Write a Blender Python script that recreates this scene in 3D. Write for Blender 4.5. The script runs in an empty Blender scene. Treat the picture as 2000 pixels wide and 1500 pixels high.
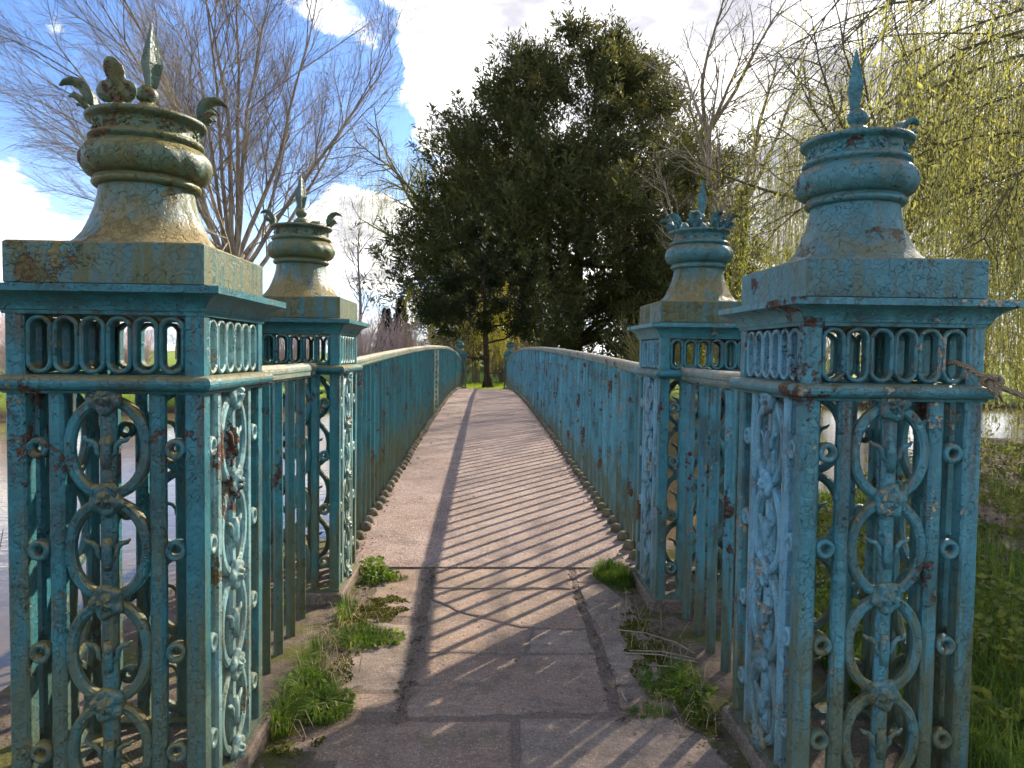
import bpy, math, random
import numpy as np
from mathutils import Vector, Matrix

# ------------------------------------------------------------------ camera, sky, sun, exposure
scene = bpy.context.scene
COL = scene.collection
CAMZ = 1.40
F_PX, PITCH, ROLL, YAW = 1426.06, 0.0414, 0.0131, 0.0374
cy, sy = math.cos(YAW), math.sin(YAW)
FWD = Vector((sy*math.cos(PITCH), cy*math.cos(PITCH), -math.sin(PITCH)))
RT = Vector((cy, -sy, 0)); UP = RT.cross(FWD)
R2 = math.cos(ROLL)*RT + math.sin(ROLL)*UP
U2 = -math.sin(ROLL)*RT + math.cos(ROLL)*UP
cam_data = bpy.data.cameras.new('camera')
cam_data.sensor_width = 36; cam_data.lens = 36*F_PX/2000
cam_data.clip_start = 0.05; cam_data.clip_end = 3000
cam = bpy.data.objects.new('camera', cam_data); COL.objects.link(cam)
m = Matrix((R2, U2, -FWD)).transposed().to_4x4(); m.translation = (0, 0, CAMZ)
cam.matrix_world = m
scene.camera = cam

SUN_AZ, SUN_EL = math.radians(39.7), math.radians(31.0)      # azimuth right of +Y
SUN_DIR = Vector((math.sin(SUN_AZ)*math.cos(SUN_EL), math.cos(SUN_AZ)*math.cos(SUN_EL), math.sin(SUN_EL)))
sl = bpy.data.lights.new('sun', 'SUN'); sl.energy = 4.5; sl.angle = math.radians(0.55); sl.color = (1.0, 0.90, 0.76)
so = bpy.data.objects.new('sun', sl); COL.objects.link(so)
so.rotation_euler = (-SUN_DIR).to_track_quat('-Z', 'Y').to_euler()

scene.view_settings.view_transform = 'Standard'
scene.view_settings.look = 'None'
scene.view_settings.exposure = 1.28
scene.view_settings.gamma = 1.0
scene.view_settings.use_curve_mapping = False
scene.cycles.max_bounces = 4
scene.cycles.diffuse_bounces = 2
scene.cycles.glossy_bounces = 2
scene.cycles.transmission_bounces = 3
scene.cycles.use_adaptive_sampling = True
scene.cycles.adaptive_threshold = 0.035
scene.cycles.adaptive_min_samples = 16
scene.cycles.use_light_tree = False
scene.cycles.transparent_max_bounces = 8
scene.cycles.sample_clamp_indirect = 6.0
scene.cycles.use_denoising = True

def px_dir(u, v):
    return (FWD + R2*((u-1000)/F_PX) - U2*((v-750)/F_PX)).normalized()

class NT:
    """tiny node-tree writer"""
    def __init__(self, tree):
        self.t = tree; self.n = tree.nodes; self.l = tree.links
    def node(self, typ, props=None, **ins):
        nd = self.n.new(typ)
        for k, v in (props or {}).items(): setattr(nd, k, v)
        for k, v in ins.items():
            key = int(k[1:]) if k[0] == 'i' and k[1:].isdigit() else k.replace('_', ' ')
            self.put(nd.inputs[key], v)
        return nd
    def put(self, sock, v):
        if hasattr(v, 'is_output'): self.l.new(v, sock)
        else: sock.default_value = v
    def math(self, op, a, b=0.0, c=None, clamp=False):
        nd = self.n.new('ShaderNodeMath'); nd.operation = op; nd.use_clamp = clamp
        self.put(nd.inputs[0], a); self.put(nd.inputs[1], b)
        if c is not None: self.put(nd.inputs[2], c)
        return nd.outputs[0]
    def vmath(self, op, a, b=None):
        nd = self.n.new('ShaderNodeVectorMath'); nd.operation = op
        self.put(nd.inputs[0], a)
        if b is not None:
            self.put(nd.inputs['Scale' if op == 'SCALE' else 1], b)
        return nd.outputs['Value'] if op in ('DISTANCE', 'LENGTH', 'DOT_PRODUCT') else nd.outputs['Vector']
    def remap(self, x, a, b, c=0.0, d=1.0, smooth=True):
        nd = self.n.new('ShaderNodeMapRange'); nd.clamp = True
        nd.interpolation_type = 'SMOOTHSTEP' if smooth else 'LINEAR'
        for i, v in enumerate((x, a, b, c, d)): self.put(nd.inputs[i], v)
        return nd.outputs[0]
    def mix(self, f, a, b, mode='MIX'):
        nd = self.n.new('ShaderNodeMix'); nd.data_type = 'RGBA'; nd.blend_type = mode
        self.put(nd.inputs[0], f); self.put(nd.inputs[6], col4(a)); self.put(nd.inputs[7], col4(b))
        return nd.outputs[2]
    def noise(self, vec, scale, detail=4.0, rough=0.55, color=False, dist=0.0):
        nd = self.n.new('ShaderNodeTexNoise')
        self.put(nd.inputs['Vector'], vec); nd.inputs['Scale'].default_value = scale
        nd.inputs['Detail'].default_value = detail; nd.inputs['Roughness'].default_value = rough
        nd.inputs['Distortion'].default_value = dist
        return nd.outputs['Color' if color else 0]

def col4(c):
    if hasattr(c, 'is_output'): return c
    return tuple(c) + (1.0,) if len(c) == 3 else tuple(c)

# world: clear sky with broken cumulus at the directions the day had them
world = bpy.data.worlds.new('World'); scene.world = world; world.use_nodes = True
w = NT(world.node_tree); w.n.clear()
sky = w.node('ShaderNodeTexSky', dict(sky_type='NISHITA', sun_disc=False, sun_elevation=SUN_EL, sun_rotation=SUN_AZ,
                                     altitude=60, air_density=1.0, dust_density=0.6, ozone_density=2.2))
tc = w.node('ShaderNodeTexCoord').outputs['Generated']
dirn = w.vmath('NORMALIZE', tc)
sep = w.node('ShaderNodeSeparateXYZ', Vector=dirn)
den = w.math('ADD', w.math('MAXIMUM', sep.outputs['Z'], 0.0), 0.22)
plane = w.vmath('DIVIDE', dirn, w.node('ShaderNodeCombineXYZ', X=den, Y=den, Z=1.0).outputs[0])
low = w.noise(plane, 1.3, 3.0, 0.5)
fine = w.noise(plane, 4.5, 7.0, 0.60, dist=0.15)
mask = w.math('ADD', w.math('MULTIPLY', w.math('SUBTRACT', low, 0.5), 0.9), w.math('MULTIPLY', w.math('SUBTRACT', fine, 0.5), 1.5))
wdir = w.vmath('ADD', dirn, w.vmath('SCALE', w.vmath('SUBTRACT', w.noise(dirn, 7.0, 4.0, .55, color=True), (.5, .5, .5)), .16))
BLOBS = [(900, 35, .17, .62), (1050, 60, .16, .6), (840, 120, .07, .42), (860, 175, .05, .40), (1250, 120, .22, .5), (1550, 250, .3, .35), (1850, 150, .35, .35),
         (20, 430, .075, .48), (160, 560, .12, .25), (735, 420, .065, .6), (700, 480, .06, .5), (760, 545, .07, .3), (640, 390, .04, .35), (110, 5, .06, .42), (480, 10, .07, .3), (620, -5, .04, .4), (20, 20, .03, .3),
         (600, 200, .17, -.7), (730, 90, .03, -.4), (70, 180, .14, -.5), (330, 150, .14, -.25), (880, 130, .045, -1.3), (955, 108, .035, -.9), (350, 420, .1, -.25), (680, 110, .07, -.35), (745, 300, .05, -.3), (790, 320, .04, -.3), (745, 590, .04, -.2)]
for (u, v, r, a) in BLOBS:
    c = px_dir(u, v)
    d = w.vmath('DISTANCE', wdir, tuple(c))
    mask = w.math('ADD', mask, w.remap(d, 0.0, r*1.7, a, 0.0))
mask = w.math('ADD', mask, 0.06)
cover = w.remap(mask, 0.04, 0.30)
thick = w.math('MULTIPLY', w.remap(mask, 0.26, 0.66), w.remap(w.noise(plane, 3.1, 5.0, .55), .38, .62, .10, 1.0))
skyc = w.mix(1.0, sky.outputs[0], (0.47, 0.58, 0.78), 'MULTIPLY')
cloudc = w.mix(thick, (7.2, 7.05, 6.85), (2.35, 2.30, 2.50))
haze = w.remap(sep.outputs['Z'], -0.02, 0.30, 0.55, 0.0)
skyc = w.mix(haze, skyc, (4.0, 4.6, 5.4))
full = w.mix(w.math('MULTIPLY', cover, 0.97), skyc, cloudc)
bg = w.node('ShaderNodeBackground', Color=full, Strength=0.145)
world.cycles.sampling_method = 'MANUAL'; world.cycles.sample_map_resolution = 512
wo = w.node('ShaderNodeOutputWorld', Surface=bg.outputs[0])

# ------------------------------------------------------------------ mesh helpers
rng = np.random.default_rng(7)
random.seed(7)

def link(o, parent=None):
    COL.objects.link(o)
    if parent is not None: o.parent = parent
    return o

def mesh_np(name, V, F, mat, smooth=False):
    """V (n,3), F (m,3) or (m,4) arrays -> mesh"""
    V = np.asarray(V, dtype=np.float32); F = np.asarray(F, dtype=np.int32)
    me = bpy.data.meshes.new(name); k = F.shape[1]
    me.vertices.add(len(V)); me.vertices.foreach_set('co', V.ravel())
    me.loops.add(F.size); me.loops.foreach_set('vertex_index', F.ravel())
    me.polygons.add(len(F))
    me.polygons.foreach_set('loop_start', np.arange(0, F.size, k, dtype=np.int32))
    me.polygons.foreach_set('loop_total', np.full(len(F), k, dtype=np.int32))
    if smooth: me.polygons.foreach_set('use_smooth', np.ones(len(F), dtype=bool))
    me.update(calc_edges=True); me.validate()
    if mat is not None: me.materials.append(mat)
    return me

def obj_np(name, V, F, mat, parent=None, smooth=False, loc=(0, 0, 0)):
    o = bpy.data.objects.new(name, mesh_np(name, V, F, mat, smooth)); o.location = loc
    return link(o, parent)

class MB:
    def __init__(self): self.v = []; self.f = []; self.s = []
    def add(self, verts, faces, smooth=False):
        b = len(self.v); self.v += [tuple(map(float, q)) for q in verts]
        self.f += [tuple(b+i for i in f) for f in faces]; self.s += [smooth]*len(faces); return self
    def rings(self, rings, closed=True, caps=True, smooth=False, loop=False):
        """skin a list of equal-length rings"""
        n = len(rings[0]); V = [q for r in rings for q in r]; Fc = []
        R = len(rings)
        for i in range(R if loop else R-1):
            a, b = i*n, ((i+1) % R)*n
            for j in range(n if closed else n-1):
                k = (j+1) % n
                Fc.append((a+j, a+k, b+k, b+j))
        self.add(V, Fc, smooth)
        if caps and closed and not loop:
            b0 = len(self.v)-len(V)
            self.f.append(tuple(b0+j for j in range(n))[::-1]); self.s.append(False)
            self.f.append(tuple(b0+(R-1)*n+j for j in range(n))); self.s.append(False)
        return self
    def box(self, x0, x1, y0, y1, z0, z1, ch=0.0):
        if ch <= 0:
            V = [(x, y, z) for z in (z0, z1) for (x, y) in ((x0, y0), (x1, y0), (x1, y1), (x0, y1))]
            return self.add(V, [(3, 2, 1, 0), (4, 5, 6, 7), (0, 1, 5, 4), (1, 2, 6, 5), (2, 3, 7, 6), (3, 0, 4, 7)])
        def ring(i, z):
            a0, a1, b0, b1 = x0+i, x1-i, y0+i, y1-i; c = ch*.9
            return [(a0+c, b0, z), (a1-c, b0, z), (a1, b0+c, z), (a1, b1-c, z), (a1-c, b1, z), (a0+c, b1, z), (a0, b1-c, z), (a0, b0+c, z)]
        return self.rings([ring(ch, z0), ring(0, z0+ch), ring(0, z1-ch), ring(ch, z1)])
    def lathe(self, prof, seg=40, cx=0, cy=0, mod=None, smooth=True):
        rs = []
        for i, (r, z) in enumerate(prof):
            ring = []
            for j in range(seg):
                t = 2*math.pi*j/seg
                rr = r if mod is None else mod(r, z, t, i)
                ring.append((cx+rr*math.cos(t), cy+rr*math.sin(t), z))
            rs.append(ring)
        return self.rings(rs, smooth=smooth)
    def square_sweep(self, prof, half):
        """closed profile [(out,z)] carried round a square of half-size half, mitred"""
        rs = []
        for (sx, sy_) in ((-1, -1), (1, -1), (1, 1), (-1, 1)):
            rs.append([(sx*(half+o), sy_*(half+o), z) for (o, z) in prof])
        return self.rings(rs, loop=True)
    def tube(self, pts, rad, seg=8, smooth=True):
        pts = [Vector(q) for q in pts]; rs = []; n = len(pts); prev = None
        for i, q in enumerate(pts):
            d = (pts[min(i+1, n-1)]-pts[max(i-1, 0)]).normalized()
            if prev is None: a = d.orthogonal().normalized()
            else:
                a = prev - d*prev.dot(d); a.normalize()
            prev = a; b = d.cross(a); r = rad[i] if hasattr(rad, '__len__') else rad
            rs.append([q + (a*math.cos(2*math.pi*k/seg) + b*math.sin(2*math.pi*k/seg))*r for k in range(seg)])
        return self.rings(rs, smooth=smooth)
    def mesh(self, name, mat):
        me = bpy.data.meshes.new(name); me.from_pydata(self.v, [], self.f)
        me.polygons.foreach_set('use_smooth', self.s); me.update()
        if mat is not None: me.materials.append(mat)
        return me
    def build(self, name, mat, parent=None, loc=(0, 0, 0)):
        o = bpy.data.objects.new(name, self.mesh(name, mat)); o.location = loc
        return link(o, parent)

def empty(name, loc=(0, 0, 0), rz=0, parent=None):
    o = bpy.data.objects.new(name, None); o.location = loc; o.rotation_euler = (0, 0, rz); o.empty_display_size = .1
    return link(o, parent)

def tag(o, label, cat, group=None, kind=None):
    o['label'] = label; o['category'] = cat
    if group: o['group'] = group
    if kind: o['kind'] = kind
    return o

def inst(me, name, parent=None, loc=(0, 0, 0), rot=(0, 0, 0), mat=None, scale=None):
    o = bpy.data.objects.new(name, me); o.location = loc; o.rotation_euler = rot
    if scale: o.scale = scale
    link(o, parent)
    if mat is not None:
        o.material_slots[0].link = 'OBJECT'; o.material_slots[0].material = mat
    return o

# ------------------------------------------------------------------ materials
def new_mat(name):
    mt = bpy.data.materials.new(name); mt.use_nodes = True
    t = NT(mt.node_tree); t.n.clear()
    return mt, t

def finish(t, color, rough=0.7, height=None, bdist=0.004, bstr=0.8, spec=0.4, **kw):
    b = t.node('ShaderNodeBsdfPrincipled', Base_Color=col4(color), Roughness=rough)
    b.inputs['Specular IOR Level'].default_value = spec
    for k, v in kw.items(): t.put(b.inputs[k.replace('_', ' ')], v)
    if height is not None:
        bp = t.node('ShaderNodeBump', Height=height, Strength=bstr, Distance=bdist)
        t.l.new(bp.outputs[0], b.inputs['Normal'])
    t.node('ShaderNodeOutputMaterial', Surface=b.outputs[0])
    return b

def paint(name, cA, cB, under, rust=0.5, chips=0.5, algae=0.4, top=0.4, topcol=(.22, .17, .05), low=0.9, scale=1.0, per_obj=False):
    """old cracked oil paint on cast iron: flakes, undercoat, rust, algae near the foot and lichen on ledges"""
    mt, t = new_mat(name)
    g = t.node('ShaderNodeNewGeometry'); P = g.outputs['Position']; N = g.outputs['Normal']
    P0 = P
    rnd = t.node('ShaderNodeObjectInfo').outputs['Random']
    if per_obj: P = t.vmath('ADD', P, t.node('ShaderNodeCombineXYZ', X=t.math('MULTIPLY', rnd, 37.0), Y=t.math('MULTIPLY', rnd, 91.0), Z=t.math('MULTIPLY', rnd, 53.0)).outputs[0])
    wob = t.vmath('SCALE', t.vmath('SUBTRACT', t.noise(P, 24, 2, .6, color=True), (.5, .5, .5)), 0.075)
    Pd = t.vmath('ADD', P, wob)
    edge = t.node('ShaderNodeTexVoronoi', dict(feature='DISTANCE_TO_EDGE'), Vector=Pd, Scale=42*scale).outputs['Distance']
    cell = t.node('ShaderNodeSeparateColor', Color=t.node('ShaderNodeTexVoronoi', dict(feature='F1'), Vector=Pd, Scale=42*scale).outputs['Color'])
    big = t.noise(P, 2.3, 2, .6); fin = t.noise(P, 75, 3, .65)
    streak = t.noise(t.vmath('MULTIPLY', P, (1, 1, .12)), 24, 3, .6)
    wear = t.noise(P, 5.6, 5, .70)
    rn = t.noise(t.vmath('ADD', P, (3.1, 7.7, 1.9)), 3.2, 6, .76)
    chipv = t.math('ADD', t.math('MULTIPLY', cell.outputs[0], .24), t.math('MULTIPLY_ADD', big, .25, t.math('MULTIPLY', wear, .92)))
    thr = .955 - .14*chips
    chip = t.remap(chipv, thr, thr+.012)
    lip = t.remap(chipv, thr-.045, thr)
    crack = t.math('MULTIPLY', t.remap(edge, 0.0, .026, 1, 0), t.remap(wear, .36, .50))
    rthr = .665 - .10*rust
    rusty = t.remap(rn, rthr, rthr+.035)
    c = t.mix(t.remap(big, .35, .65), cA, cB)
    c = t.mix(t.remap(streak, .40, .72, 0, .45), c, tuple(x*.55 for x in cA))
    c = t.mix(t.remap(cell.outputs[1], .4, 1., 0, .24), c, tuple(min(1, x*1.5) for x in cB))
    if per_obj: c = t.mix(t.remap(rnd, 0, 1, 0, .55, smooth=False), c, tuple(x*.5 for x in cA))
    c = t.mix(t.remap(t.math('SUBTRACT', wear, big), .06, .24, 0, .55), c, (.034, .046, .034))
    uc = t.mix(t.remap(fin, .35, .65), under, tuple(x*.45 for x in under))
    c = t.mix(chip, c, uc)
    rc = t.mix(t.remap(fin, .36, .64), (.045, .022, .015), (.14, .065, .034))
    c = t.mix(rusty, c, rc)
    c = t.mix(t.math('MULTIPLY', crack, .6), c, (.015, .020, .018))
    zz = t.node('ShaderNodeSeparateXYZ', Vector=P0).outputs['Z']
    run = t.math('MULTIPLY', t.remap(zz, .80, 1.262, 0, 1), t.remap(zz, 1.275, 1.262, 0, 1))
    run = t.math('MAXIMUM', run, t.math('MULTIPLY', t.remap(zz, 1.34, 1.49, 0, 1), t.remap(zz, 1.505, 1.49, 0, 1)))
    run = t.math('MAXIMUM', run, t.remap(zz, .26, .07, 0, .9))
    c = t.mix(t.math('MULTIPLY', run, t.remap(t.noise(t.vmath('MULTIPLY', P, (1, 1, .06)), 34, 3, .65), .50, .66, 0, .75)), c, t.mix(fin, (.050, .034, .020), (.125, .075, .038)))
    sp = t.node('ShaderNodeSeparateXYZ', Vector=P0); sn = t.node('ShaderNodeSeparateXYZ', Vector=N)
    foot = t.remap(sp.outputs['Z'], low, .02, 0, 1)
    af = t.math('MULTIPLY', t.remap(t.math('ADD', streak, t.math('MULTIPLY', foot, .40)), .60, .88), algae)
    c = t.mix(af, c, t.mix(fin, (.075, .078, .018), (.16, .135, .038)))
    tf = t.math('MULTIPLY', t.math('MULTIPLY', t.remap(sn.outputs['Z'], .10, .6), t.remap(wear, .38, .52)), top)
    c = t.mix(tf, c, t.mix(fin, tuple(x*1.25 for x in topcol), tuple(x*.6 for x in topcol)))
    h = t.math('MULTIPLY', fin, .55)
    h = t.math('MULTIPLY_ADD', chip, -1.0, h)
    h = t.math('MULTIPLY_ADD', lip, .6, h)
    h = t.math('MULTIPLY_ADD', rusty, -.7, h)
    h = t.math('MULTIPLY_ADD', crack, -.6, h)
    h = t.math('MULTIPLY_ADD', cell.outputs[2], .22, h)
    r = t.math('MAXIMUM', t.remap(t.math('ADD', chip, rusty), 0, 1, .46, .88), t.math('MULTIPLY', t.math('MAXIMUM', tf, af), .92))
    finish(t, c, r, h, .0068, 1.0, spec=.42)
    return mt

TEAL = paint('teal_paint', (.018, .126, .138), (.028, .166, .192), (.17, .19, .13), rust=.76, chips=.46, algae=.6, top=.8, low=1.3)
TEAL2 = paint('teal_paint_mossy', (.016, .125, .130), (.026, .160, .175), (.20, .23, .15), rust=.68, chips=.42, algae=.65, top=.9, low=1.3)
BLUE = paint('blue_paint', (.046, .180, .200), (.076, .245, .272), (.40, .37, .27), rust=.84, chips=.64, algae=.75, top=.55, low=1.2)
BLUE2 = paint('blue_paint_worn', (.038, .182, .204), (.065, .245, .278), (.36, .35, .28), rust=.82, chips=.52, algae=.55, top=.7, low=1.2)
CAPL = paint('cap_paint_lichen', (.036, .125, .125), (.060, .150, .140), (.25, .21, .10), rust=.72, chips=.65, algae=.80, low=4.4, top=.95, topcol=(.26, .19, .065), scale=.8)
URNL = paint('urn_paint_moss', (.050, .120, .095), (.095, .120, .045), (.18, .15, .055), rust=.68, chips=.6, algae=.80, low=3.8, top=.95, topcol=(.19, .155, .04), scale=.8)
CAPR = paint('cap_paint_blue', (.042, .160, .178), (.065, .195, .205), (.26, .26, .18), rust=.74, chips=.45, algae=.50, low=3.0, top=.7, topcol=(.18, .16, .07), scale=.8)
BARL = paint('bar_paint_green', (.026, .175, .180), (.042, .225, .245), (.19, .21, .13), rust=.80, chips=.5, algae=.75, top=.3, low=1.15, per_obj=True)
BARR = paint('bar_paint_blue', (.070, .270, .320), (.115, .350, .420), (.38, .36, .29), rust=.88, chips=.62, algae=.75, top=.3, low=.9, per_obj=True)
RAIL = paint('handrail_paint', (.13, .20, .17), (.22, .24, .16), (.34, .29, .18), rust=.75, chips=.8, algae=.2, top=1.0, topcol=(.48, .38, .25), low=1.0)
TEAL_LIT = paint('sunlit_teal_paint', (.13, .31, .32), (.24, .42, .40), (.46, .43, .30), rust=.55, chips=.6, algae=.55, top=.5, low=1.6)  # paler teal for inner panels: sunlight put into the colour; chips are wear
BLUE_LIT = paint('skylit_pale_blue_paint', (.13, .33, .41), (.19, .41, .50), (.44, .43, .36), rust=.62, chips=.52, algae=.5, top=.4, low=1.0)  # lighter blue for inner panels, with the bright sky's light painted in
CREAM = paint('stanchion_paint', (.50, .48, .26), (.55, .55, .34), (.26, .28, .14), rust=.4, chips=.4, algae=.6, top=.2)

def stone_mat(name, cA, cB, cC, grit=1.0, moss=0.0, scale=1.0, wet=0.0):
    mt, t = new_mat(name)
    P = t.node('ShaderNodeNewGeometry').outputs['Position']
    a = t.noise(P, 1.7*scale, 6, .62); b = t.noise(P, 9*scale, 6, .65); f = t.noise(P, 160, 4, .65); g = t.noise(P, 46, 5, .7)
    st = t.noise(t.vmath('MULTIPLY', P, (1, 3.5, 1)), 7*scale, 6, .6, dist=.6)
    c = t.mix(t.remap(a, .34, .66), cA, cB)
    c = t.mix(t.remap(b, .44, .66, 0, .8), c, cC)
    c = t.mix(t.remap(t.noise(P, 4.1*scale, 5, .72), .50, .62, 0, .55), c, tuple(x*.6 for x in cA))
    c = t.mix(t.remap(st, .56, .66, 0, .35), c, tuple(min(1, x*1.35) for x in cB))
    c = t.mix(t.remap(g, .38, .62, .45*grit, 0), c, tuple(x*.55 for x in cA))
    v = t.node('ShaderNodeTexVoronoi', dict(feature='F1'), Vector=P, Scale=190.0)
    vc = t.node('ShaderNodeSeparateColor', Color=v.outputs['Color'])
    c = t.mix(t.remap(vc.outputs[0], .80, .97, 0, .5*grit), c, tuple(min(1, x*1.9) for x in cB))
    c = t.mix(t.remap(vc.outputs[1], .80, .97, 0, .55*grit), c, tuple(x*.35 for x in cA))
    if moss:
        mf = t.math('MULTIPLY', t.remap(t.noise(P, 3.6, 7, .7), .54, .64), moss)
        c = t.mix(mf, c, t.mix(f, (.055, .062, .010), (.16, .15, .03)))
    h = t.math('ADD', t.math('MULTIPLY', b, .8), t.math('ADD', t.math('MULTIPLY', g, .55), t.math('MULTIPLY', f, .30*grit)))
    finish(t, c, .88, h, .009, .9, spec=.25)
    return mt

SLAB = stone_mat('flagstone', (.215, .150, .108), (.325, .232, .168), (.31, .198, .132), grit=.8, moss=.25)
SLAB2 = stone_mat('flagstone_grey', (.225, .165, .122), (.335, .250, .186), (.20, .142, .102), grit=.7, moss=.2)
DECK = stone_mat('deck_aggregate', (.245, .172, .130), (.370, .272, .216), (.25, .165, .118), grit=1.25, scale=.8)
PLINTH = stone_mat('plinth_stone', (.17, .125, .09), (.23, .175, .125), (.12, .09, .06), grit=.9, moss=.5)
FOOT = stone_mat('bar_foot', (.13, .105, .065), (.19, .155, .10), (.08, .075, .035), grit=.9, moss=.6)

def ground_mat():
    mt, t = new_mat('ground_soil_and_lawn')
    P = t.node('ShaderNodeNewGeometry').outputs['Position']; s = t.node('ShaderNodeSeparateXYZ', Vector=P)
    a = t.noise(P, 1.1, 6, .65); b = t.noise(P, 11, 6, .7); f = t.noise(P, 90, 5, .7)
    soil = t.mix(t.remap(b, .35, .65), (.100, .072, .050), (.185, .138, .100))
    soil = t.mix(t.remap(f, .5, .75, 0, .6), soil, (.21, .165, .12))
    soil = t.mix(t.remap(f, .3, .48, .6, 0), soil, (.032, .024, .018))
    moss = t.mix(f, (.045, .052, .008), (.15, .145, .028))
    near = t.mix(t.remap(t.noise(P, 2.6, 6, .7), .46, .60, 0, .9), soil, moss)
    dirt = t.mix(t.remap(f, .35, .65), (.150, .108, .080), (.270, .200, .152))
    inpath = t.math('MULTIPLY', t.remap(t.math('ABSOLUTE', t.math('SUBTRACT', s.outputs['X'], .1)), .72, .50), t.remap(s.outputs['Y'], 5.6, 5.0))
    near = t.mix(inpath, near, dirt)
    lawn = t.mix(t.remap(b, .3, .7), (.12, .18, .018), (.22, .28, .030))
    c = t.mix(t.remap(s.outputs['Y'], 20.0, 22.5), near, lawn)
    c = t.mix(t.remap(s.outputs['Z'], -.25, -.55), c, (.060, .044, .030))
    h = t.math('ADD', t.math('MULTIPLY', b, 1.0), t.math('MULTIPLY', f, .6))
    finish(t, c, .95, h, .018, .9, spec=.15)
    return mt
GROUND = ground_mat()

def water_mat():
    mt, t = new_mat('pond_water')
    P = t.node('ShaderNodeNewGeometry').outputs['Position']
    c = t.mix(t.remap(t.noise(P, .35, 3), .35, .65), (.115, .085, .048), (.16, .115, .060))
    h = t.math('ADD', t.noise(t.vmath('MULTIPLY', P, (1, 1.6, 1)), 2.6, 4, .55), t.math('MULTIPLY', t.noise(P, 11, 3, .5), .25))
    finish(t, c, .06, h, .02, .35, spec=.5, IOR=1.33)
    return mt
WATER = water_mat()

def leaf_mat(name, cA, cB, trans=.45, rough=.6, vscale=1.2):
    mt, t = new_mat(name)
    P = t.node('ShaderNodeNewGeometry').outputs['Position']
    n = t.noise(P, vscale, 4, .6); f = t.noise(P, 23, 2, .5)
    c = t.mix(t.remap(t.math('ADD', t.math('MULTIPLY', n, .6), t.math('MULTIPLY', f, .4)), .36, .64), cA, cB)
    b = t.node('ShaderNodeBsdfPrincipled', Base_Color=c, Roughness=rough); b.inputs['Specular IOR Level'].default_value = .12
    tr = t.node('ShaderNodeBsdfTranslucent', Color=t.mix(1.0, c, (1.15, 1.1, .6), 'MULTIPLY'))
    mx = t.node('ShaderNodeMixShader', i0=trans, i1=b.outputs[0], i2=tr.outputs[0])
    t.node('ShaderNodeOutputMaterial', Surface=mx.outputs[0])
    return mt

def bark_mat(name, cA, cB, scale=1.0):
    mt, t = new_mat(name)
    P = t.node('ShaderNodeNewGeometry').outputs['Position']
    a = t.noise(t.vmath('MULTIPLY', P, (1, 1, .25)), 9*scale, 5, .65); n = t.noise(P, .8, 3)
    c = t.mix(t.remap(t.math('ADD', t.math('MULTIPLY', a, .6), t.math('MULTIPLY', n, .4)), .38, .62), cA, cB)
    finish(t, c, .9, a, .02, .8, spec=.15)
    return mt

GRASS = leaf_mat('grass_blades', (.055, .112, .014), (.160, .235, .040), .40, vscale=6)
DRYGRASS = leaf_mat('dry_grass', (.30, .22, .12), (.42, .33, .20), .25, vscale=6)
WEED = leaf_mat('weed_leaves', (.065, .125, .018), (.16, .24, .035), .40, vscale=5)
COVER = leaf_mat('ground_cover_leaves', (.060, .090, .022), (.20, .215, .06), .40, rough=.85, vscale=3)
YEW = leaf_mat('yew_needles', (.036, .048, .021), (.130, .122, .046), .42, rough=.5, vscale=.9)
YEWD = leaf_mat('dark_evergreen_needles', (.014, .022, .009), (.042, .048, .016), .22, rough=.5, vscale=.9)
WILLOWL = leaf_mat('willow_leaves', (.30, .31, .10), (.47, .455, .18), .58, vscale=.8)
WILLOWP = leaf_mat('pale_willow_leaves', (.30, .30, .09), (.42, .40, .14), .5)
WILLOWY = leaf_mat('yellow_willow_leaves', (.32, .30, .03), (.50, .45, .06), .5)
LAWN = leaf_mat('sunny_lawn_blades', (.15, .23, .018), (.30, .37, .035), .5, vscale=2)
IVY = leaf_mat('ivy_leaves', (.10, .13, .02), (.25, .26, .04), .4)
SHRUB = bark_mat('red_shrub_stems', (.70, .46, .42), (.86, .64, .58))
SHRUBD = bark_mat('brown_shrub_stems', (.26, .18, .13), (.42, .31, .22))
SCRUB = bark_mat('olive_scrub_stems', (.16, .135, .055), (.32, .29, .11))
BARK = bark_mat('grey_brown_bark', (.16, .130, .095), (.34, .285, .215))
BARKD = bark_mat('dark_bark', (.038, .026, .018), (.080, .055, .036))
BARKW = bark_mat('willow_bark', (.085, .068, .036), (.17, .14, .075))
FAR = bark_mat('far_twigs', (.17, .14, .12), (.25, .21, .18))
FIR = leaf_mat('fir_needles', (.030, .042, .030), (.060, .075, .048), .2)
MOSS = leaf_mat('moss', (.060, .065, .008), (.150, .150, .022), .15, rough=.95, vscale=14)
STICK = bark_mat('dry_stalk', (.33, .25, .16), (.50, .41, .29), 4)
DEBRIS = stone_mat('leaf_litter', (.14, .095, .06), (.30, .225, .155), (.08, .055, .04), grit=1.0)
def rope_mat():
    mt, t = new_mat('sisal_rope')
    P = t.node('ShaderNodeNewGeometry').outputs['Position']
    wv = t.node('ShaderNodeTexWave', dict(wave_type='BANDS', bands_direction='DIAGONAL'), Vector=P, Scale=95.0, Distortion=2.0)
    c = t.mix(wv.outputs['Fac'], (.16, .12, .07), (.40, .32, .20))
    finish(t, c, .9, wv.outputs['Fac'], .003, .8, spec=.1); return mt
ROPE = rope_mat()

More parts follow.
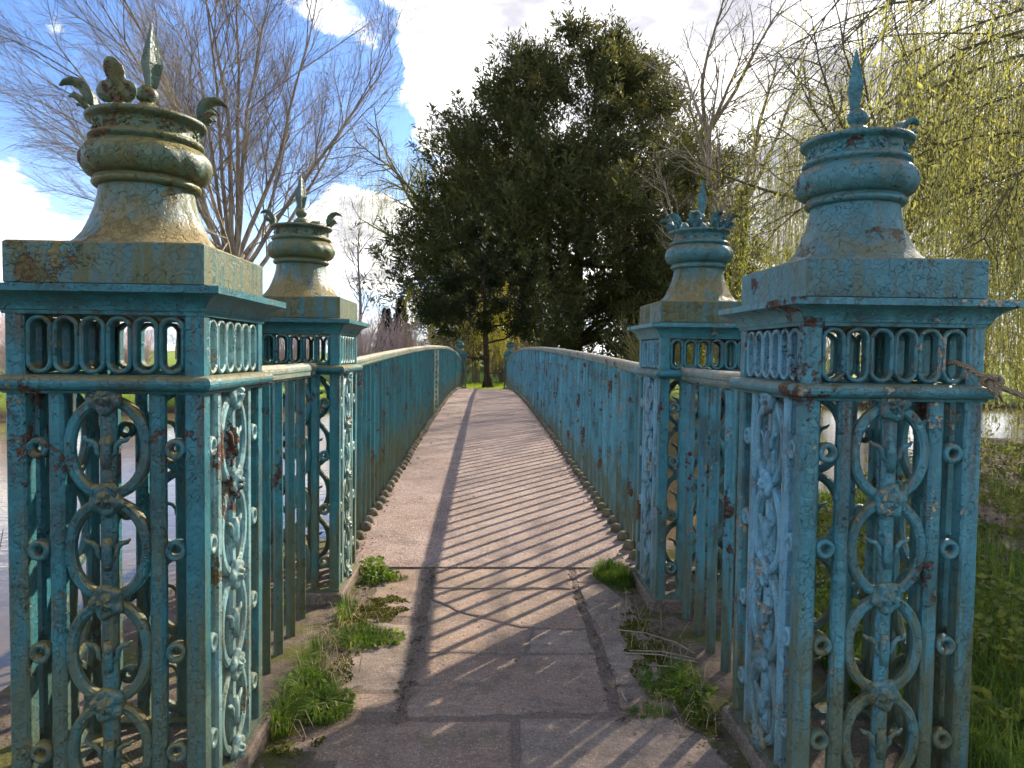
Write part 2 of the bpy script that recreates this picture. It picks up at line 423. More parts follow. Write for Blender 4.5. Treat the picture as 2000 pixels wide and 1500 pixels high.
# ------------------------------------------------------------------ setting: ground, water, path, deck
def sstep(x, a, b):
    u = np.clip((x-a)/(b-a), 0, 1); return u*u*(3-2*u)
def vnoise(x, y, sc, seed=0):
    x = np.asarray(x, float)*sc; y = np.asarray(y, float)*sc
    xi = np.floor(x).astype(int); yi = np.floor(y).astype(int); fx = x-xi; fy = y-yi
    fx = fx*fx*(3-2*fx); fy = fy*fy*(3-2*fy)
    def h(i, j):
        q = np.sin(i*127.1+j*311.7+seed*74.7)*43758.5453; return q-np.floor(q)
    return (h(xi, yi)*(1-fx)+h(xi+1, yi)*fx)*(1-fy)+(h(xi, yi+1)*(1-fx)+h(xi+1, yi+1)*fx)*fy
WATER_Z = -0.62
def ground_h(x, y):
    x = np.asarray(x, float); y = np.asarray(y, float)
    yn = 5.7 + np.clip((x-1.7)*1.05, 0, 7.5) - 9.5*sstep(-x, 1.55, 2.9)
    yn = yn + (vnoise(x, y, .8, 3)-.5)*.8*sstep(x, 1.5, 3)
    yf = 30.3 + np.clip(x*.62, -11, 0) + (vnoise(x, y, .3, 5)-.5)*.8
    g = np.minimum(y-yn, yf-y)
    side = sstep(np.abs(x), 90, 140)
    wet = sstep(g, -.35, 1.2)*(1-side)
    h = -1.25*wet
    bank = sstep(x, 2.2, 7)*sstep(-y, -14, -4)*-.28
    path = np.exp(-((np.abs(x-.08)/.95)**6))*sstep(-y, -5.4, -4.6)
    h = h - .235*sstep(y, 24, 29)*(1-wet)
    bumpy = (vnoise(x, y, 2.3, 1)-.5)*.05 + (vnoise(x, y, 9, 2)-.5)*.022
    return h + bank*(1-wet) + bumpy*(1-.95*path) - .004 + .002*path
def axis(parts):
    out = []
    for a, b, s in parts: out += list(np.arange(a, b-1e-6, s))
    return np.array(out+[parts[-1][1]])
xs = axis([(-600, -120, 60), (-120, -30, 9), (-30, -12, 1.2), (-12, -3, .35), (-3, 3, .07), (3, 12, .3), (12, 30, 1.2), (30, 120, 9), (120, 600, 60)])
ys = axis([(-120, -20, 20), (-20, -2, 1.5), (-2, 1.5, .25), (1.5, 6.5, .07), (6.5, 34, .4), (34, 70, 3), (70, 130, 10), (130, 900, 70)])
GX, GY = np.meshgrid(xs, ys); GZ = ground_h(GX, GY)
nx, ny = len(xs), len(ys)
idx = np.arange(nx*ny).reshape(ny, nx)
F = np.stack([idx[:-1, :-1], idx[:-1, 1:], idx[1:, 1:], idx[1:, :-1]], -1).reshape(-1, 4)
g = obj_np('ground', np.stack([GX, GY, GZ], -1).reshape(-1, 3), F, GROUND, smooth=True); g['kind'] = 'structure'
wat = obj_np('water', [(-140, -25, WATER_Z), (140, -25, WATER_Z), (140, 60, WATER_Z), (-140, 60, WATER_Z)], [(0, 1, 2, 3)], WATER); wat['kind'] = 'structure'

PATH = empty('path'); PATH['kind'] = 'structure'
SL = dict(
 S1=[(-.327, 4.692), (-.297, 4.295), (.536, 4.284), (.563, 4.39), (.567, 4.695)],
 S2=[(-.298, 4.251), (-.286, 4.09), (-.09, 3.866), (.2, 3.671), (.536, 3.644), (.536, 4.262)],
 S3=[(-.288, 4.065), (-.291, 3.781), (-.268, 3.353), (.202, 3.356), (.254, 3.619), (.199, 3.662), (-.089, 3.854)],
 S4=[(.262, 3.632), (.214, 3.350), (.535, 3.350), (.536, 3.636)],
 S5=[(-.266, 3.328), (-.294, 3.048), (-.302, 2.758), (.51, 2.788), (.537, 3.338)],
 L2=[(-.60, 3.80), (-.68, 3.193), (-.60, 2.988), (-.325, 2.977), (-.332, 3.696), (-.44, 3.73)],
 L3=[(-.60, 2.966), (-.60, 2.81), (-.317, 2.787), (-.322, 2.957)],
 L0=[(-.654, 4.66), (-.629, 4.081), (-.473, 3.826), (-.345, 3.816), (-.35, 4.69)],
 R1=[(.59, 4.69), (.580, 4.41), (.741, 4.424), (.754, 4.67)],
 R2=[(.575, 4.362), (.573, 3.022), (.785, 3.057), (.83, 3.5), (.83, 4.083), (.735, 4.391)],
 R3=[(.560, 3.0), (.55, 2.80), (.80, 2.79), (.80, 3.025)],
 F1=[(-.66, 2.70), (-.78, 2.2), (-.78, 1.62), (.10, 1.60), (.109, 2.337), (.120, 2.735), (-.571, 2.735)],
 F2=[(.145, 2.744), (.125, 2.337), (.118, 1.60), (.92, 1.60), (.90, 2.33), (.86, 2.60), (.72, 2.755)],
 G1=[(-.75, 1.585), (-.75, .60), (.40, .58), (.42, 1.575)], G2=[(.44, 1.58), (.42, .58), (.95, .60), (.93, 1.58)],
 G3=[(-.75, .57), (-.75, -.6), (.2, -.6), (.18, .56)], G4=[(.20, .56), (.22, -.6), (.95, -.6), (.95, .57)],
 G5=[(-.75, -.62), (-.75, -1.8), (.95, -1.8), (.95, -.62)])
def slab(name, poly, mat, z=0.0, tilt=(0, 0)):
    pts = []
    n = len(poly); area = sum(poly[i][0]*poly[(i+1) % n][1]-poly[(i+1) % n][0]*poly[i][1] for i in range(n))
    if area < 0: poly = poly[::-1]
    for i in range(n):
        a, b = np.array(poly[i]), np.array(poly[(i+1) % n]); L = np.linalg.norm(b-a); k = max(1, int(L/.07))
        nrm = np.array([b[1]-a[1], a[0]-b[0]])/max(L, 1e-6)
        for j in range(k):
            q = a+(b-a)*(j/k) + nrm*(rng.normal(0, .0045) - .003)
            pts.append(q)
    pts = np.array(pts); c = pts.mean(0)
    def ring(inset, zz):
        out = []
        for q in pts:
            d = c-q; L = np.linalg.norm(d); q2 = q+d/L*min(inset, L*.5)
            dz = tilt[0]*(q2[0]-c[0])+tilt[1]*(q2[1]-c[1])
            out.append((q2[0], q2[1], zz+dz+(rng.normal(0, .0012) if inset < .03 else 0)))
        return out
    mb = MB(); mb.rings([ring(0, z-.07), ring(0, z-.012), ring(.006, z-.003), ring(.018, z)], smooth=False)
    return mb.build(name, mat, PATH)
for i, (k, poly) in enumerate(SL.items()):
    slab('paving_slab', poly, SLAB2 if k in ('L2', 'R2', 'F2', 'S4', 'G2') else SLAB, z=.004+rng.uniform(-.005, .007), tilt=(rng.normal(0, .006), rng.normal(0, .005)))

# bridge geometry
Y0, Y1 = 4.56, 32.6
def XL(y): return -.950 - .0038*(y-Y0)
def XR(y): return 1.090 - .0038*(y-Y0)
def arch(y):
    u = (y-(Y0+Y1)/2)/((Y1-Y0)/2); return .235*(1-min(1, u*u)) - (.22*min(1, u)**2 if u > 0 else 0)
DECK_Y0 = 4.70
rows = []
for y in np.linspace(DECK_Y0, Y1+.45, 70):
    y = float(y); a = arch(y); z = .004 + a; x0, x1 = XL(y)-.16, XR(y)+.16
    ring = []
    for t_ in np.linspace(0, 1, 9):
        x = x0+(x1-x0)*t_; ring.append((x, y, z + .005*math.sin(math.pi*t_)))
    ring += [(x1, y, z-.16), (x0, y, z-.16)]
    rows.append(ring[::-1])
mb = MB(); mb.rings(rows, smooth=False)
dk = mb.build('bridge_deck', DECK); dk['kind'] = 'structure'
# main girders and timber joists below the deck
mb = MB()
for fx in (lambda y: XL(y)-.05, lambda y: XR(y)+.05):
    rs = []
    for y in np.linspace(4.9, Y1+.2, 40):
        y = float(y); zt = -.155 + arch(y); x = fx(y)
        rs.append([(x-.09, y, zt), (x-.09, y, zt-.03), (x-.02, y, zt-.03), (x-.02, y, zt-.34), (x+.02, y, zt-.34), (x+.02, y, zt-.03), (x+.09, y, zt-.03), (x+.09, y, zt)])
    mb.rings(rs)
gd = mb.build('girder', TEAL, dk)
for yy in (4.95, 32.4):
    mb = MB(); mb.box(-1.42, 1.55, yy-.20, yy+.35, -1.6, -.52, .03); mb.build('abutment', PLINTH, dk)

# ------------------------------------------------------------------ ornate iron piers
H = .275                                   # half width
Z_BASE, Z_M0, Z_M1, Z_F1, Z_C1, Z_B1 = .067, 1.272, 1.325, 1.495, 1.575, 1.700
def chamfer_bar(wd, dp, z0, z1, ch):
    mb = MB()
    def ring(z, k=0):
        a, b = wd/2-k, dp/2-k
        return [(-a+ch, -b, z), (a-ch, -b, z), (a, -b+ch, z), (a, b-ch, z), (a-ch, b, z), (-a+ch, b, z), (-a, b-ch, z), (-a, -b+ch, z)]
    mb.rings([ring(z0), ring(z1)]); return mb
def oval_ring(ax, az, wd, dp, seg=36, stadium=False, ch=.005):
    """ring standing in the XZ plane; ax/az outer half sizes"""
    mb = MB(); rs = []
    for i in range(seg):
        t = 2*math.pi*i/seg
        if stadium:
            r = ax; s = az-ax; ct, st = math.cos(t), math.sin(t); cz = s if st > 1e-6 else (-s if st < -1e-6 else 0)
            P = lambda k: (ct*(r-k), cz+st*(r-k))
        else:
            P = lambda k: (math.cos(t)*(ax-k), math.sin(t)*(az-k))
        prof = [(ch, -dp/2), (0, -dp/2+ch), (0, dp/2-ch), (ch, dp/2), (wd-ch, dp/2), (wd, dp/2-ch), (wd, -dp/2+ch), (wd-ch, -dp/2)]
        ring = []
        for (k, yy) in prof:
            x, z = P(k); ring.append((x, yy, z))
        rs.append(ring)
    mb.rings(rs, loop=True, smooth=False); return mb
def rosette():
    mb = MB(); rs = []; seg = 30
    for (r, hgt, amp) in ((.046, .0, .05), (.0475, .010, .10), (.043, .019, .13), (.034, .024, .12), (.026, .020, .05), (.022, .024, .0), (.018, .031, .10), (.010, .036, .12), (.003, .037, 0)):
        ring = []
        for j in range(seg):
            t = 2*math.pi*j/seg; rr = r*(1+amp*math.cos(5*t+.6)); hh = hgt*(1+.18*math.cos(5*t+.6)*(amp > 0))
            ring.append((rr*math.cos(t), -hh*.8, rr*math.sin(t)*1.05))
        rs.append(ring)
    mb.rings(rs, caps=False, smooth=True); mb.add(rs[-1], [tuple(range(seg))])
    return mb
def spur():
    """the pair of thorn-like cusps and the swelling under them on the centre shaft"""
    mb = MB()
    for s in (-1, 1):
        mb.tube([(s*.010, 0, -.045), (s*.026, 0, -.028), (s*.027, 0, -.010), (s*.040, 0, .004), (s*.056, 0, .008), (s*.066, 0, .018)], [.006, .008, .009, .008, .007, .003], 7)
    mb.tube([(0, 0, -.075), (0, 0, -.045), (0, 0, -.01), (0, 0, .02)], [.012, .017, .017, .012], 8)
    return mb
def eyelet():
    mb = MB(); seg = 20; rs = []
    for i in range(seg):
        t = 2*math.pi*i/seg; ring = []
        for (r, yy) in ((.031, -.010), (.028, -.018), (.022, -.020), (.014, -.014), (.012, .0), (.012, .012), (.024, .018), (.031, .010)):
            ring.append((r*math.cos(t), yy, r*math.sin(t)))
        rs.append(ring)
    mb.rings(rs, loop=True, smooth=True); return mb
def fleuron():
    """trefoil crown leaf on a stem, curling outward (+X outward)"""
    mb = MB(); seg = 30; R = 5
    front, back = [], []
    for k in range(1, R+1):
        q = k/R; fr, bk = [], []
        for j in range(seg):
            t = 2*math.pi*j/seg
            lobe = .020+.034*abs(math.cos(1.5*(t-math.pi/2)))**.8
            r = lobe*q; y = r*math.cos(t); z = .052+r*math.sin(t)*1.05
            bend = .008+3.5*max(0, z-.02)**2
            th = .008*(1-q**3)+.003; vein = .003*math.cos(3*(t-math.pi/2))*q
            fr.append((bend+th+vein, y, z)); bk.append((bend-th*.6+vein, y, z))
        front.append(fr); back.append(bk)
    mb.rings(front + back[::-1], caps=False, smooth=True)
    mb.add(front[0], [tuple(range(seg))[::-1]]); mb.add(back[0], [tuple(range(seg))])
    mb.tube([(0, 0, -.01), (.004, 0, .015), (.012, 0, .04)], [.016, .012, .012], 8)
    return mb
def curled_leaf():
    """acanthus leaf seen in profile: rises and hooks outward like a bird's head"""
    mb = MB(); rs = []
    path = [(0, 0), (.004, .02), (.004, .045), (.012, .068), (.028, .086), (.050, .094), (.070, .088), (.082, .078)]
    wid = [.020, .026, .034, .036, .030, .022, .014, .004]
    for i, ((x, z), wd) in enumerate(zip(path, wid)):
        a = path[max(i-1, 0)]; b = path[min(i+1, 7)]; d = Vector((b[0]-a[0], b[1]-a[1])).normalized(); nx_, nz_ = -d.y, d.x
        ring = []
        for j in range(12):
            t = 2*math.pi*j/12; yy = wd*math.cos(t); k = (.011*math.sin(t)+.010*math.cos(2*t))*(wd/.036)
            ring.append((x+nx_*k, yy, z+nz_*k))
        rs.append(ring)
    mb.rings(rs, smooth=True)
    for s in (-1, 1):
        mb.tube([(.004, s*.018, .01), (.020, s*.032, .035), (.040, s*.036, .048), (.052, s*.034, .042)], [.010, .011, .009, .003], 7)
    return mb
ME = {}
def me(key, mb): ME[key] = mb.mesh(key, TEAL)
mb = MB(); mb.box(-H-.028, H+.028, -H-.028, H+.028, -.10, Z_BASE, .008); me('plinth', mb)
me('corner_post', chamfer_bar(.054, .054, Z_BASE, Z_F1, .006))
mb = MB(); mb.square_sweep([(-.075, Z_BASE), (.004, Z_BASE), (.004, Z_BASE+.016), (-.075, Z_BASE+.016)], H); me('base_frame', mb)
me('upright', chamfer_bar(.044, .034, Z_BASE, Z_M0+.01, .009))
me('shaft', chamfer_bar(.046, .030, Z_BASE, Z_M0+.01, .010))
me('ring', oval_ring(.124, .153, .031, .030, ch=.007))
me('rosette', rosette()); me('spur', spur()); me('eyelet', eyelet())
me('oval', oval_ring(.0372, .083, .0125, .036, seg=28, stadium=True, ch=.004))
me('fleuron', fleuron()); me('curled_leaf', curled_leaf())
mp = [(-.05, Z_M0), (.004, Z_M0), (.010, Z_M0+.008)]
for k in range(9):
    t = -math.pi/2 + math.pi*k/8
    mp.append((.008+.023*math.cos(t), Z_M0+.030+.021*math.sin(t)))
mp += [(-.004, Z_M1), (-.05, Z_M1)]
mb = MB(); mb.square_sweep(mp, H); me('moulding_band', mb)
cp = [(-.06, Z_F1), (.004, Z_F1), (.006, Z_F1+.010), (.010, Z_F1+.012)]
for k in range(1, 8):
    t = k/8; cp.append((.010+.050*(1-math.cos(t*math.pi/2))**.8*1.0, Z_F1+.012+.044*math.sin(t*math.pi/2)))
cp += [(.058, Z_F1+.058), (.066, Z_F1+.060), (.066, Z_C1), (-.02, Z_C1+.006), (-H, Z_C1+.006), (-H, Z_F1)]
mb = MB(); mb.square_sweep(cp, H); me('cornice', mb)
mb = MB(); mb.box(-H-.002, H+.002, -H-.002, H+.002, Z_C1+.004, Z_B1, .005); me('cap_block', mb)
# bell: square concave foot running into a round neck
mb = MB(); rs = []; seg = 64; bell = [(.232, 1.698, 2.4), (.224, 1.706, 2.3), (.202, 1.726, 2.1), (.184, 1.752, 2.0), (.166, 1.790, 2.0), (.150, 1.832, 2.0), (.141, 1.870, 2.0), (.137, 1.900, 2.0), (.138, 1.915, 2.0)]
for (r, z, p_) in bell:
    rs.append([(r*math.cos(t)/((abs(math.cos(t))**p_+abs(math.sin(t))**p_)**(1/p_)), r*math.sin(t)/((abs(math.cos(t))**p_+abs(math.sin(t))**p_)**(1/p_)), z) for t in [2*math.pi*j/seg for j in range(seg)]])
mb.rings(rs, smooth=True); me('bell_base', mb)
prof = [(.148, 1.898), (.164, 1.900), (.172, 1.908), (.170, 1.917), (.162, 1.921), (.160, 1.926), (.166, 1.930)]
ntor = len(prof)
for k in range(1, 12):
    t = -math.pi/2+math.pi*k/12; prof.append((.158+.049*math.cos(t), 1.978+.050*math.sin(t)))
ntor2 = len(prof)
prof += [(.166, 2.030), (.178, 2.034), (.184, 2.042), (.178, 2.050), (.166, 2.053), (.164, 2.060), (.164, 2.090), (.170, 2.096), (.186, 2.100), (.191, 2.107), (.187, 2.115), (.172, 2.118), (.150, 2.112), (.02, 2.108)]
def tw(r, z, t, i):
    if ntor <= i < ntor2: return r*(1+.040*(abs(math.sin(7*t+(z-1.93)*24))**.5-.7))
    return r
mb = MB(); mb.lathe(prof, 108, mod=tw); me('urn', mb)
mb = MB()                                   # cast running ornament on the urn band
for k in range(16):
    t = 2*math.pi*k/16
    if k % 2: # diamond leaf
        for s, a in ((-1, .10), (1, .10)):
            pass
        V = [(.165*math.cos(t), .165*math.sin(t), 2.075)]
        n = Vector((math.cos(t), math.sin(t), 0)); sdir = Vector((-math.sin(t), math.cos(t), 0))
        c0 = n*.163+Vector((0, 0, 2.075))
        pts = [c0+sdir*.024, c0+Vector((0, 0, .010)), c0-sdir*.024, c0-Vector((0, 0, .010)), c0+n*.009]
        mb.add(pts, [(0, 1, 4), (1, 2, 4), (2, 3, 4), (3, 0, 4)])
    else:
        for da, dz in ((0, 0), (.10, .008), (-.10, -.008), (.07, -.010), (-.07, .010)):
            tt = t+da; r0 = .007 if da else .010
            c0 = Vector((math.cos(tt)*.164, math.sin(tt)*.164, 2.075+dz))
            rs = []
            n = Vector((math.cos(tt), math.sin(tt), 0)); sdir = Vector((-math.sin(tt), math.cos(tt), 0))
            for rr, hh in ((1, 0), (.75, .5), (.3, .8)):
                rs.append([c0+n*hh*r0+(sdir*math.cos(a*math.pi/3)+Vector((0, 0, 1))*math.sin(a*math.pi/3))*rr*r0 for a in range(6)])
            mb.rings(rs, smooth=True)
me('band_relief', mb)
mb = MB(); mb.lathe([(.030, 2.105), (.028, 2.120), (.028, 2.126), (.044, 2.131), (.046, 2.140), (.042, 2.152), (.032, 2.162), (.020, 2.169), (.020, 2.174), (.029, 2.182), (.033, 2.196), (.030, 2.209), (.020, 2.219), (.016, 2.224)], 28); me('finial_stem', mb)
mb = MB(); sp_ = [(.017, 2.220), (.020, 2.232), (.026, 2.262), (.033, 2.292), (.026, 2.330), (.015, 2.375), (.003, 2.420)]
rs = []
for (r, z) in sp_:
    ring = []
    for j in range(8):
        t = math.pi/4*j+.35; rr = r*(1.0 if j % 2 == 0 else .62); ring.append((rr*math.cos(t), rr*math.sin(t), z))
    rs.append(ring)
mb.rings(rs); me('spearhead', mb)

ROS_Z = [1.262, .972, .677, .378, .092]
def pier(name, x, y, label, body, cap, urn, leaves, sx=1.0, inner=None):
    root = empty(name, (x, y, 0 if y < 20 else -.225))
    whole = body
    if sx != 1.0: root.scale = (sx, sx, 1.0)
    tag(root, label, 'railing pier', 'ornate cast iron piers of the footbridge')
    inst(ME['plinth'], 'plinth', root, mat=PLINTH)
    inst(ME['base_frame'], 'base_frame', root, mat=body)
    for sx_ in (-1, 1):
        for sy_ in (-1, 1): inst(ME['corner_post'], 'corner_post', root, (sx_*(H-.027), sy_*(H-.027), 0), mat=body)
    for q in range(4):
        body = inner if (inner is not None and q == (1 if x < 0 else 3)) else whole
        pan = empty('lattice_panel', (0, 0, 0), q*math.pi/2, root)
        fy = -H+.020
        for s in (-1, 1): inst(ME['upright'], 'upright', pan, (s*.140, fy, 0), mat=body)
        inst(ME['shaft'], 'shaft', pan, (0, fy+.003, 0), mat=body)
        for i in range(4):
            zc = (ROS_Z[i]+ROS_Z[i+1])/2; hz = (ROS_Z[i]-ROS_Z[i+1])/2
            inst(ME['ring'], 'ring', pan, (0, fy, zc), mat=body, scale=(1, 1, hz/.1465))
            inst(ME['spur'], 'spur', pan, (0, fy-.012, zc+.016), mat=body)
            for s in (-1, 1): inst(ME['eyelet'], 'eyelet', pan, (s*.192, fy, zc-.002), (0, random.uniform(0, 3), 0), mat=body)
        for i, z in enumerate(ROS_Z):
            inst(ME['rosette'], 'rosette', pan, (0, fy-.012, z), (0, random.uniform(0, 6), 0), mat=body)
        fr = empty('frieze', (0, 0, 0), q*math.pi/2, root)
        for k in range(6): inst(ME['oval'], 'oval_ring', fr, (-.1842+k*.0737, -H+.022, (Z_M1+Z_F1)/2), mat=body)
    body = whole
    inst(ME['moulding_band'], 'moulding_band', root, mat=body)
    inst(ME['cornice'], 'cornice', root, mat=body)
    inst(ME['cap_block'], 'cap_block', root, mat=cap)
    inst(ME['bell_base'], 'bell_base', root, mat=cap)
    u = inst(ME['urn'], 'urn', root, mat=urn, scale=(.918, .918, 1))
    inst(ME['band_relief'], 'band_relief', u, mat=urn)
    st = inst(ME['finial_stem'], 'finial', root, mat=urn)
    inst(ME['spearhead'], 'spearhead', st, rot=(random.uniform(-.012, .012), random.uniform(-.012, .012), random.uniform(-.2, .2)), mat=urn)
    for (kind, deg, s) in leaves:
        a = math.radians(deg)
        inst(ME[kind], 'crown_leaf', root, (.148*math.cos(a), .148*math.sin(a), 2.108), (0, 0, a), mat=urn, scale=(s, s, s))
    return root
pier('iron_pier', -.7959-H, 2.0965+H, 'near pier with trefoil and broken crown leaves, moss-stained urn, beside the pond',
     TEAL, CAPL, URNL, [('curled_leaf', 195, 1.15), ('fleuron', -95, 1.2), ('curled_leaf', 20, 1.05), ('curled_leaf', 28, .8)], inner=TEAL_LIT)
pier('iron_pier', .9494+H, 2.1372+H, 'near blue pier with the rope tied to it, only one crown leaf remaining', BLUE, CAPR, CAPR, [('curled_leaf', 8, 1.0)], inner=BLUE_LIT)
pier('iron_pier', -.7959-H, 4.0292+H, 'second teal pier where the pond side rail of the bridge starts', TEAL2, CAPL, URNL, [('curled_leaf', 185, 1), ('curled_leaf', 5, 1), ('curled_leaf', 75, .8)], inner=TEAL_LIT)
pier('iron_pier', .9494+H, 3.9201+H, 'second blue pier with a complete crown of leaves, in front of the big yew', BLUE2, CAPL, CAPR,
     [('curled_leaf', 45*k+20, .95) for k in range(8)], inner=BLUE_LIT)
pier('iron_pier', -.845-H, Y1+H, 'small far pier behind the pond side rail, at the end of the bridge', TEAL2, TEAL2, TEAL2, [('curled_leaf', 185, 1), ('curled_leaf', 5, 1)])
pier('iron_pier', .865+H, Y1+H, 'small far pier behind the willow side rail, at the end of the bridge', TEAL2, TEAL2, TEAL2, [('curled_leaf', 5, 1), ('curled_leaf', 100, 1)])

# ------------------------------------------------------------------ railings
RP = [(-.036, -.052), (-.036, -.030), (-.041, -.022), (-.040, -.008)]
for k in range(1, 8):
    t = math.pi - math.pi*k/8; RP.append((.040*math.cos(t), -.008+.030*math.sin(t)))
RP += [(.040, -.008), (.041, -.022), (.036, -.030), (.036, -.052), (.022, -.054), (.022, -.066), (-.022, -.066), (-.022, -.054)]
RP = [(a*.86, b*.86) for a, b in RP]
def handrail(path, mat, parent):
    rs = [[(x+o, y, z+h) for (o, h) in RP][::-1] for (x, y, z) in path]
    mb = MB(); mb.rings(rs, smooth=False); return mb.build('handrail', mat, parent)
BAR_H = 1.262
def baluster_mesh(h):
    mb = MB(); a = .0225; b = .004
    def ring(z): return [(0-b, -a, z), (b, -a, z), (a, -b, z), (a, b, z), (b, a, z), (-b, a, z), (-a, b, z), (-a, -b, z)]
    mb.rings([ring(-.03), ring(h)]); return mb.mesh('baluster', BARL)
BAL = baluster_mesh(BAR_H)
mb = MB(); mb.lathe([(.030, -.03), (.040, .0), (.041, .020), (.036, .042), (.026, .054), (.008, .060)], 12); FOOTM = mb.mesh('foot', FOOT)
def short_rail(fx, ya, yb, y_first, step, label, bar, name='balustrade'):
    root = empty(name, (fx, (ya+yb)/2, 0)); tag(root, label, 'railing', 'short rails between the piers')
    ym = (ya+yb)/2
    handrail([(0, ya-ym-.01, 1.318), (0, 0, 1.316), (0, yb-ym+.01, 1.318)], RAIL, root)
    y = y_first; k = 0
    while y < yb-.05:
        inst(BAL, 'baluster', root, (random.uniform(-.003, .003), y-ym, -.01), (random.uniform(-.004, .004), random.uniform(-.004, .004), random.uniform(-.08, .08)), mat=bar)
        y += step
short_rail(-.950, 2.6465, 4.0292, 2.77, .210, 'short teal railing between the two pond side piers, grass at its foot', BARL)
short_rail(1.090, 2.6872, 3.9201, 2.75, .210, 'short blue railing with a rusty bar between the two willow side piers', BARR)
def lattice_post():
    mb = MB(); hgt = 1.24; wd = .085
    mb.box(-wd/2, -wd/2+.014, -.012, .012, 0, hgt); mb.box(wd/2-.014, wd/2, -.012, .012, 0, hgt)
    n = 13
    for k in range(n):
        z0 = hgt*k/n; o = oval_ring(.034, hgt/n/2+.006, .013, .018, seg=16, ch=.003)
        mb.add([(x, y, z+z0+hgt/n/2) for (x, y, z) in o.v], o.f)
    return mb.mesh('lattice_post', CREAM)
LPOST = lattice_post()
def bridge_rail(fx, inward, label, bar):
    ym = (Y0+Y1)/2; xm = fx(ym)
    root = empty('bridge_railing', (xm, ym, 0)); tag(root, label, 'railing', 'long arched bridge railings')
    path = []
    for y in np.linspace(Y0-.02, Y1+.02, 64):
        y = float(y); path.append((fx(y)-xm, y-ym, 1.312+arch(y)))
    handrail(path, RAIL, root)
    n = 124; posts = [Y0+9.5, Y0+18.9]
    for k in range(n):
        y = Y0+.10+(Y1-Y0-.2)*k/(n-1); z = arch(y)
        r_ = random.uniform
        b = inst(BAL, 'baluster', root, (fx(y)-xm, y-ym, z-.010), (r_(-.004, .004), r_(-.004, .004), r_(-.1, .1)), mat=bar)
        f = inst(FOOTM, 'foot', b, (inward*(.055+r_(-.006, .006)), r_(-.008, .008),   .018+r_(-.006, .006)), (r_(-.2, .2), inward*.35+r_(-.15, .15), r_(0, 6)))
    for y in posts:
        z = arch(y)-.02; inst(LPOST, 'lattice_post', root, (fx(y)-xm+inward*.055, y-ym, z+.03), mat=(CREAM if inward > 0 and y < 18 else bar))
bridge_rail(XL, 1, 'long arched teal and mossy green bridge railing on the pond side', BARL)
bridge_rail(XR, -1, 'long arched pale blue bridge railing on the yew side', BARR)

# ------------------------------------------------------------------ plants
def tubes_np(segs, sides=3):
    S = np.asarray(segs, float); p0, p1, r0, r1 = S[:, 0:3], S[:, 3:6], S[:, 6], S[:, 7]
    d = p1-p0; d /= np.maximum(np.linalg.norm(d, axis=1, keepdims=True), 1e-9)
    ref = np.where(np.abs(d[:, 2:3]) < .9, np.array([[0, 0, 1.]]), np.array([[1., 0, 0]]))
    a = np.cross(d, ref); a /= np.linalg.norm(a, axis=1, keepdims=True); b = np.cross(d, a)
    V = np.zeros((len(S), 2*sides, 3))
    for k in range(sides):
        t = 2*math.pi*k/sides; o = a*math.cos(t)+b*math.sin(t)
        V[:, k] = p0+o*r0[:, None]; V[:, sides+k] = p1+o*r1[:, None]
    base = (np.arange(len(S))*2*sides)[:, None, None]
    f = np.array([[k, (k+1) % sides, sides+(k+1) % sides, sides+k] for k in range(sides)])[None]
    return V.reshape(-1, 3), (base+f).reshape(-1, 4)
def leaves_np(P, D, L, W, R, bend=0.0):
    """diamond leaf cards: base P, direction D, length L, width W -> tris"""
    n = len(P); D = D/np.maximum(np.linalg.norm(D, axis=1, keepdims=True), 1e-9)
    rv = R.normal(size=(n, 3)); s = np.cross(D, rv); s /= np.maximum(np.linalg.norm(s, axis=1, keepdims=True), 1e-9)
    up = np.cross(s, D)
    L = np.broadcast_to(L, (n,))[:, None]; W = np.broadcast_to(W, (n,))[:, None]
    mid = P+D*L*.5+up*L*bend
    V = np.stack([P, mid+s*W*.5, P+D*L, mid-s*W*.5], 1).reshape(-1, 3)
    b = (np.arange(n)*4)[:, None]
    Fc = np.concatenate([b+np.array([[0, 1, 2]]), b+np.array([[0, 2, 3]])], 1).reshape(-1, 3)
    return V, Fc
def nrm(v): return v/max(np.linalg.norm(v), 1e-9)
def grow(R, p, d, L, r, nseg, wander, up, segs, taper=.55):
    pts = [p]; rad = [r]; d = nrm(d)
    for i in range(nseg):
        d = nrm(d+R.normal(0, wander, 3)+np.array([0, 0, up])); q = pts[-1]+d*(L/nseg)
        r2 = r*(1-(1-taper)*(i+1)/nseg); segs.append((*pts[-1], *q, rad[-1], r2)); pts.append(q); rad.append(r2)
    return pts, rad
def perp_rot(R, d, ang):
    a = nrm(np.cross(d, R.normal(size=3))); return nrm(d*math.cos(ang)+a*math.sin(ang))
def ramify(R, pts, rad, levels, lv, big, twig, tips, start=.25):
    """side branches along a limb, recursively"""
    if lv >= len(levels): return
    n, L, ang, nseg, wander, up, rr = levels[lv]
    for k in range(n):
        t = start+(1-start)*(k+R.uniform(.1, .9))/n; f = t*(len(pts)-1); i = min(int(f), len(pts)-2)
        p = pts[i]+(pts[i+1]-pts[i])*(f-i); d = nrm(pts[i+1]-pts[i])
        dd = perp_rot(R, d, ang*R.uniform(.7, 1.25)); l = L*R.uniform(.65, 1.2)*(1.12-.45*t)
        r0 = max(.004, min(rad[i]*.75, rr))
        seg = big if lv == 0 else twig
        p2, r2 = grow(R, p, dd, l, r0, nseg, wander, up, seg, .35)
        if lv == len(levels)-1: tips.append((p2[-1], nrm(p2[-1]-p2[-2])))
        ramify(R, p2, r2, levels, lv+1, big, twig, tips, .2)
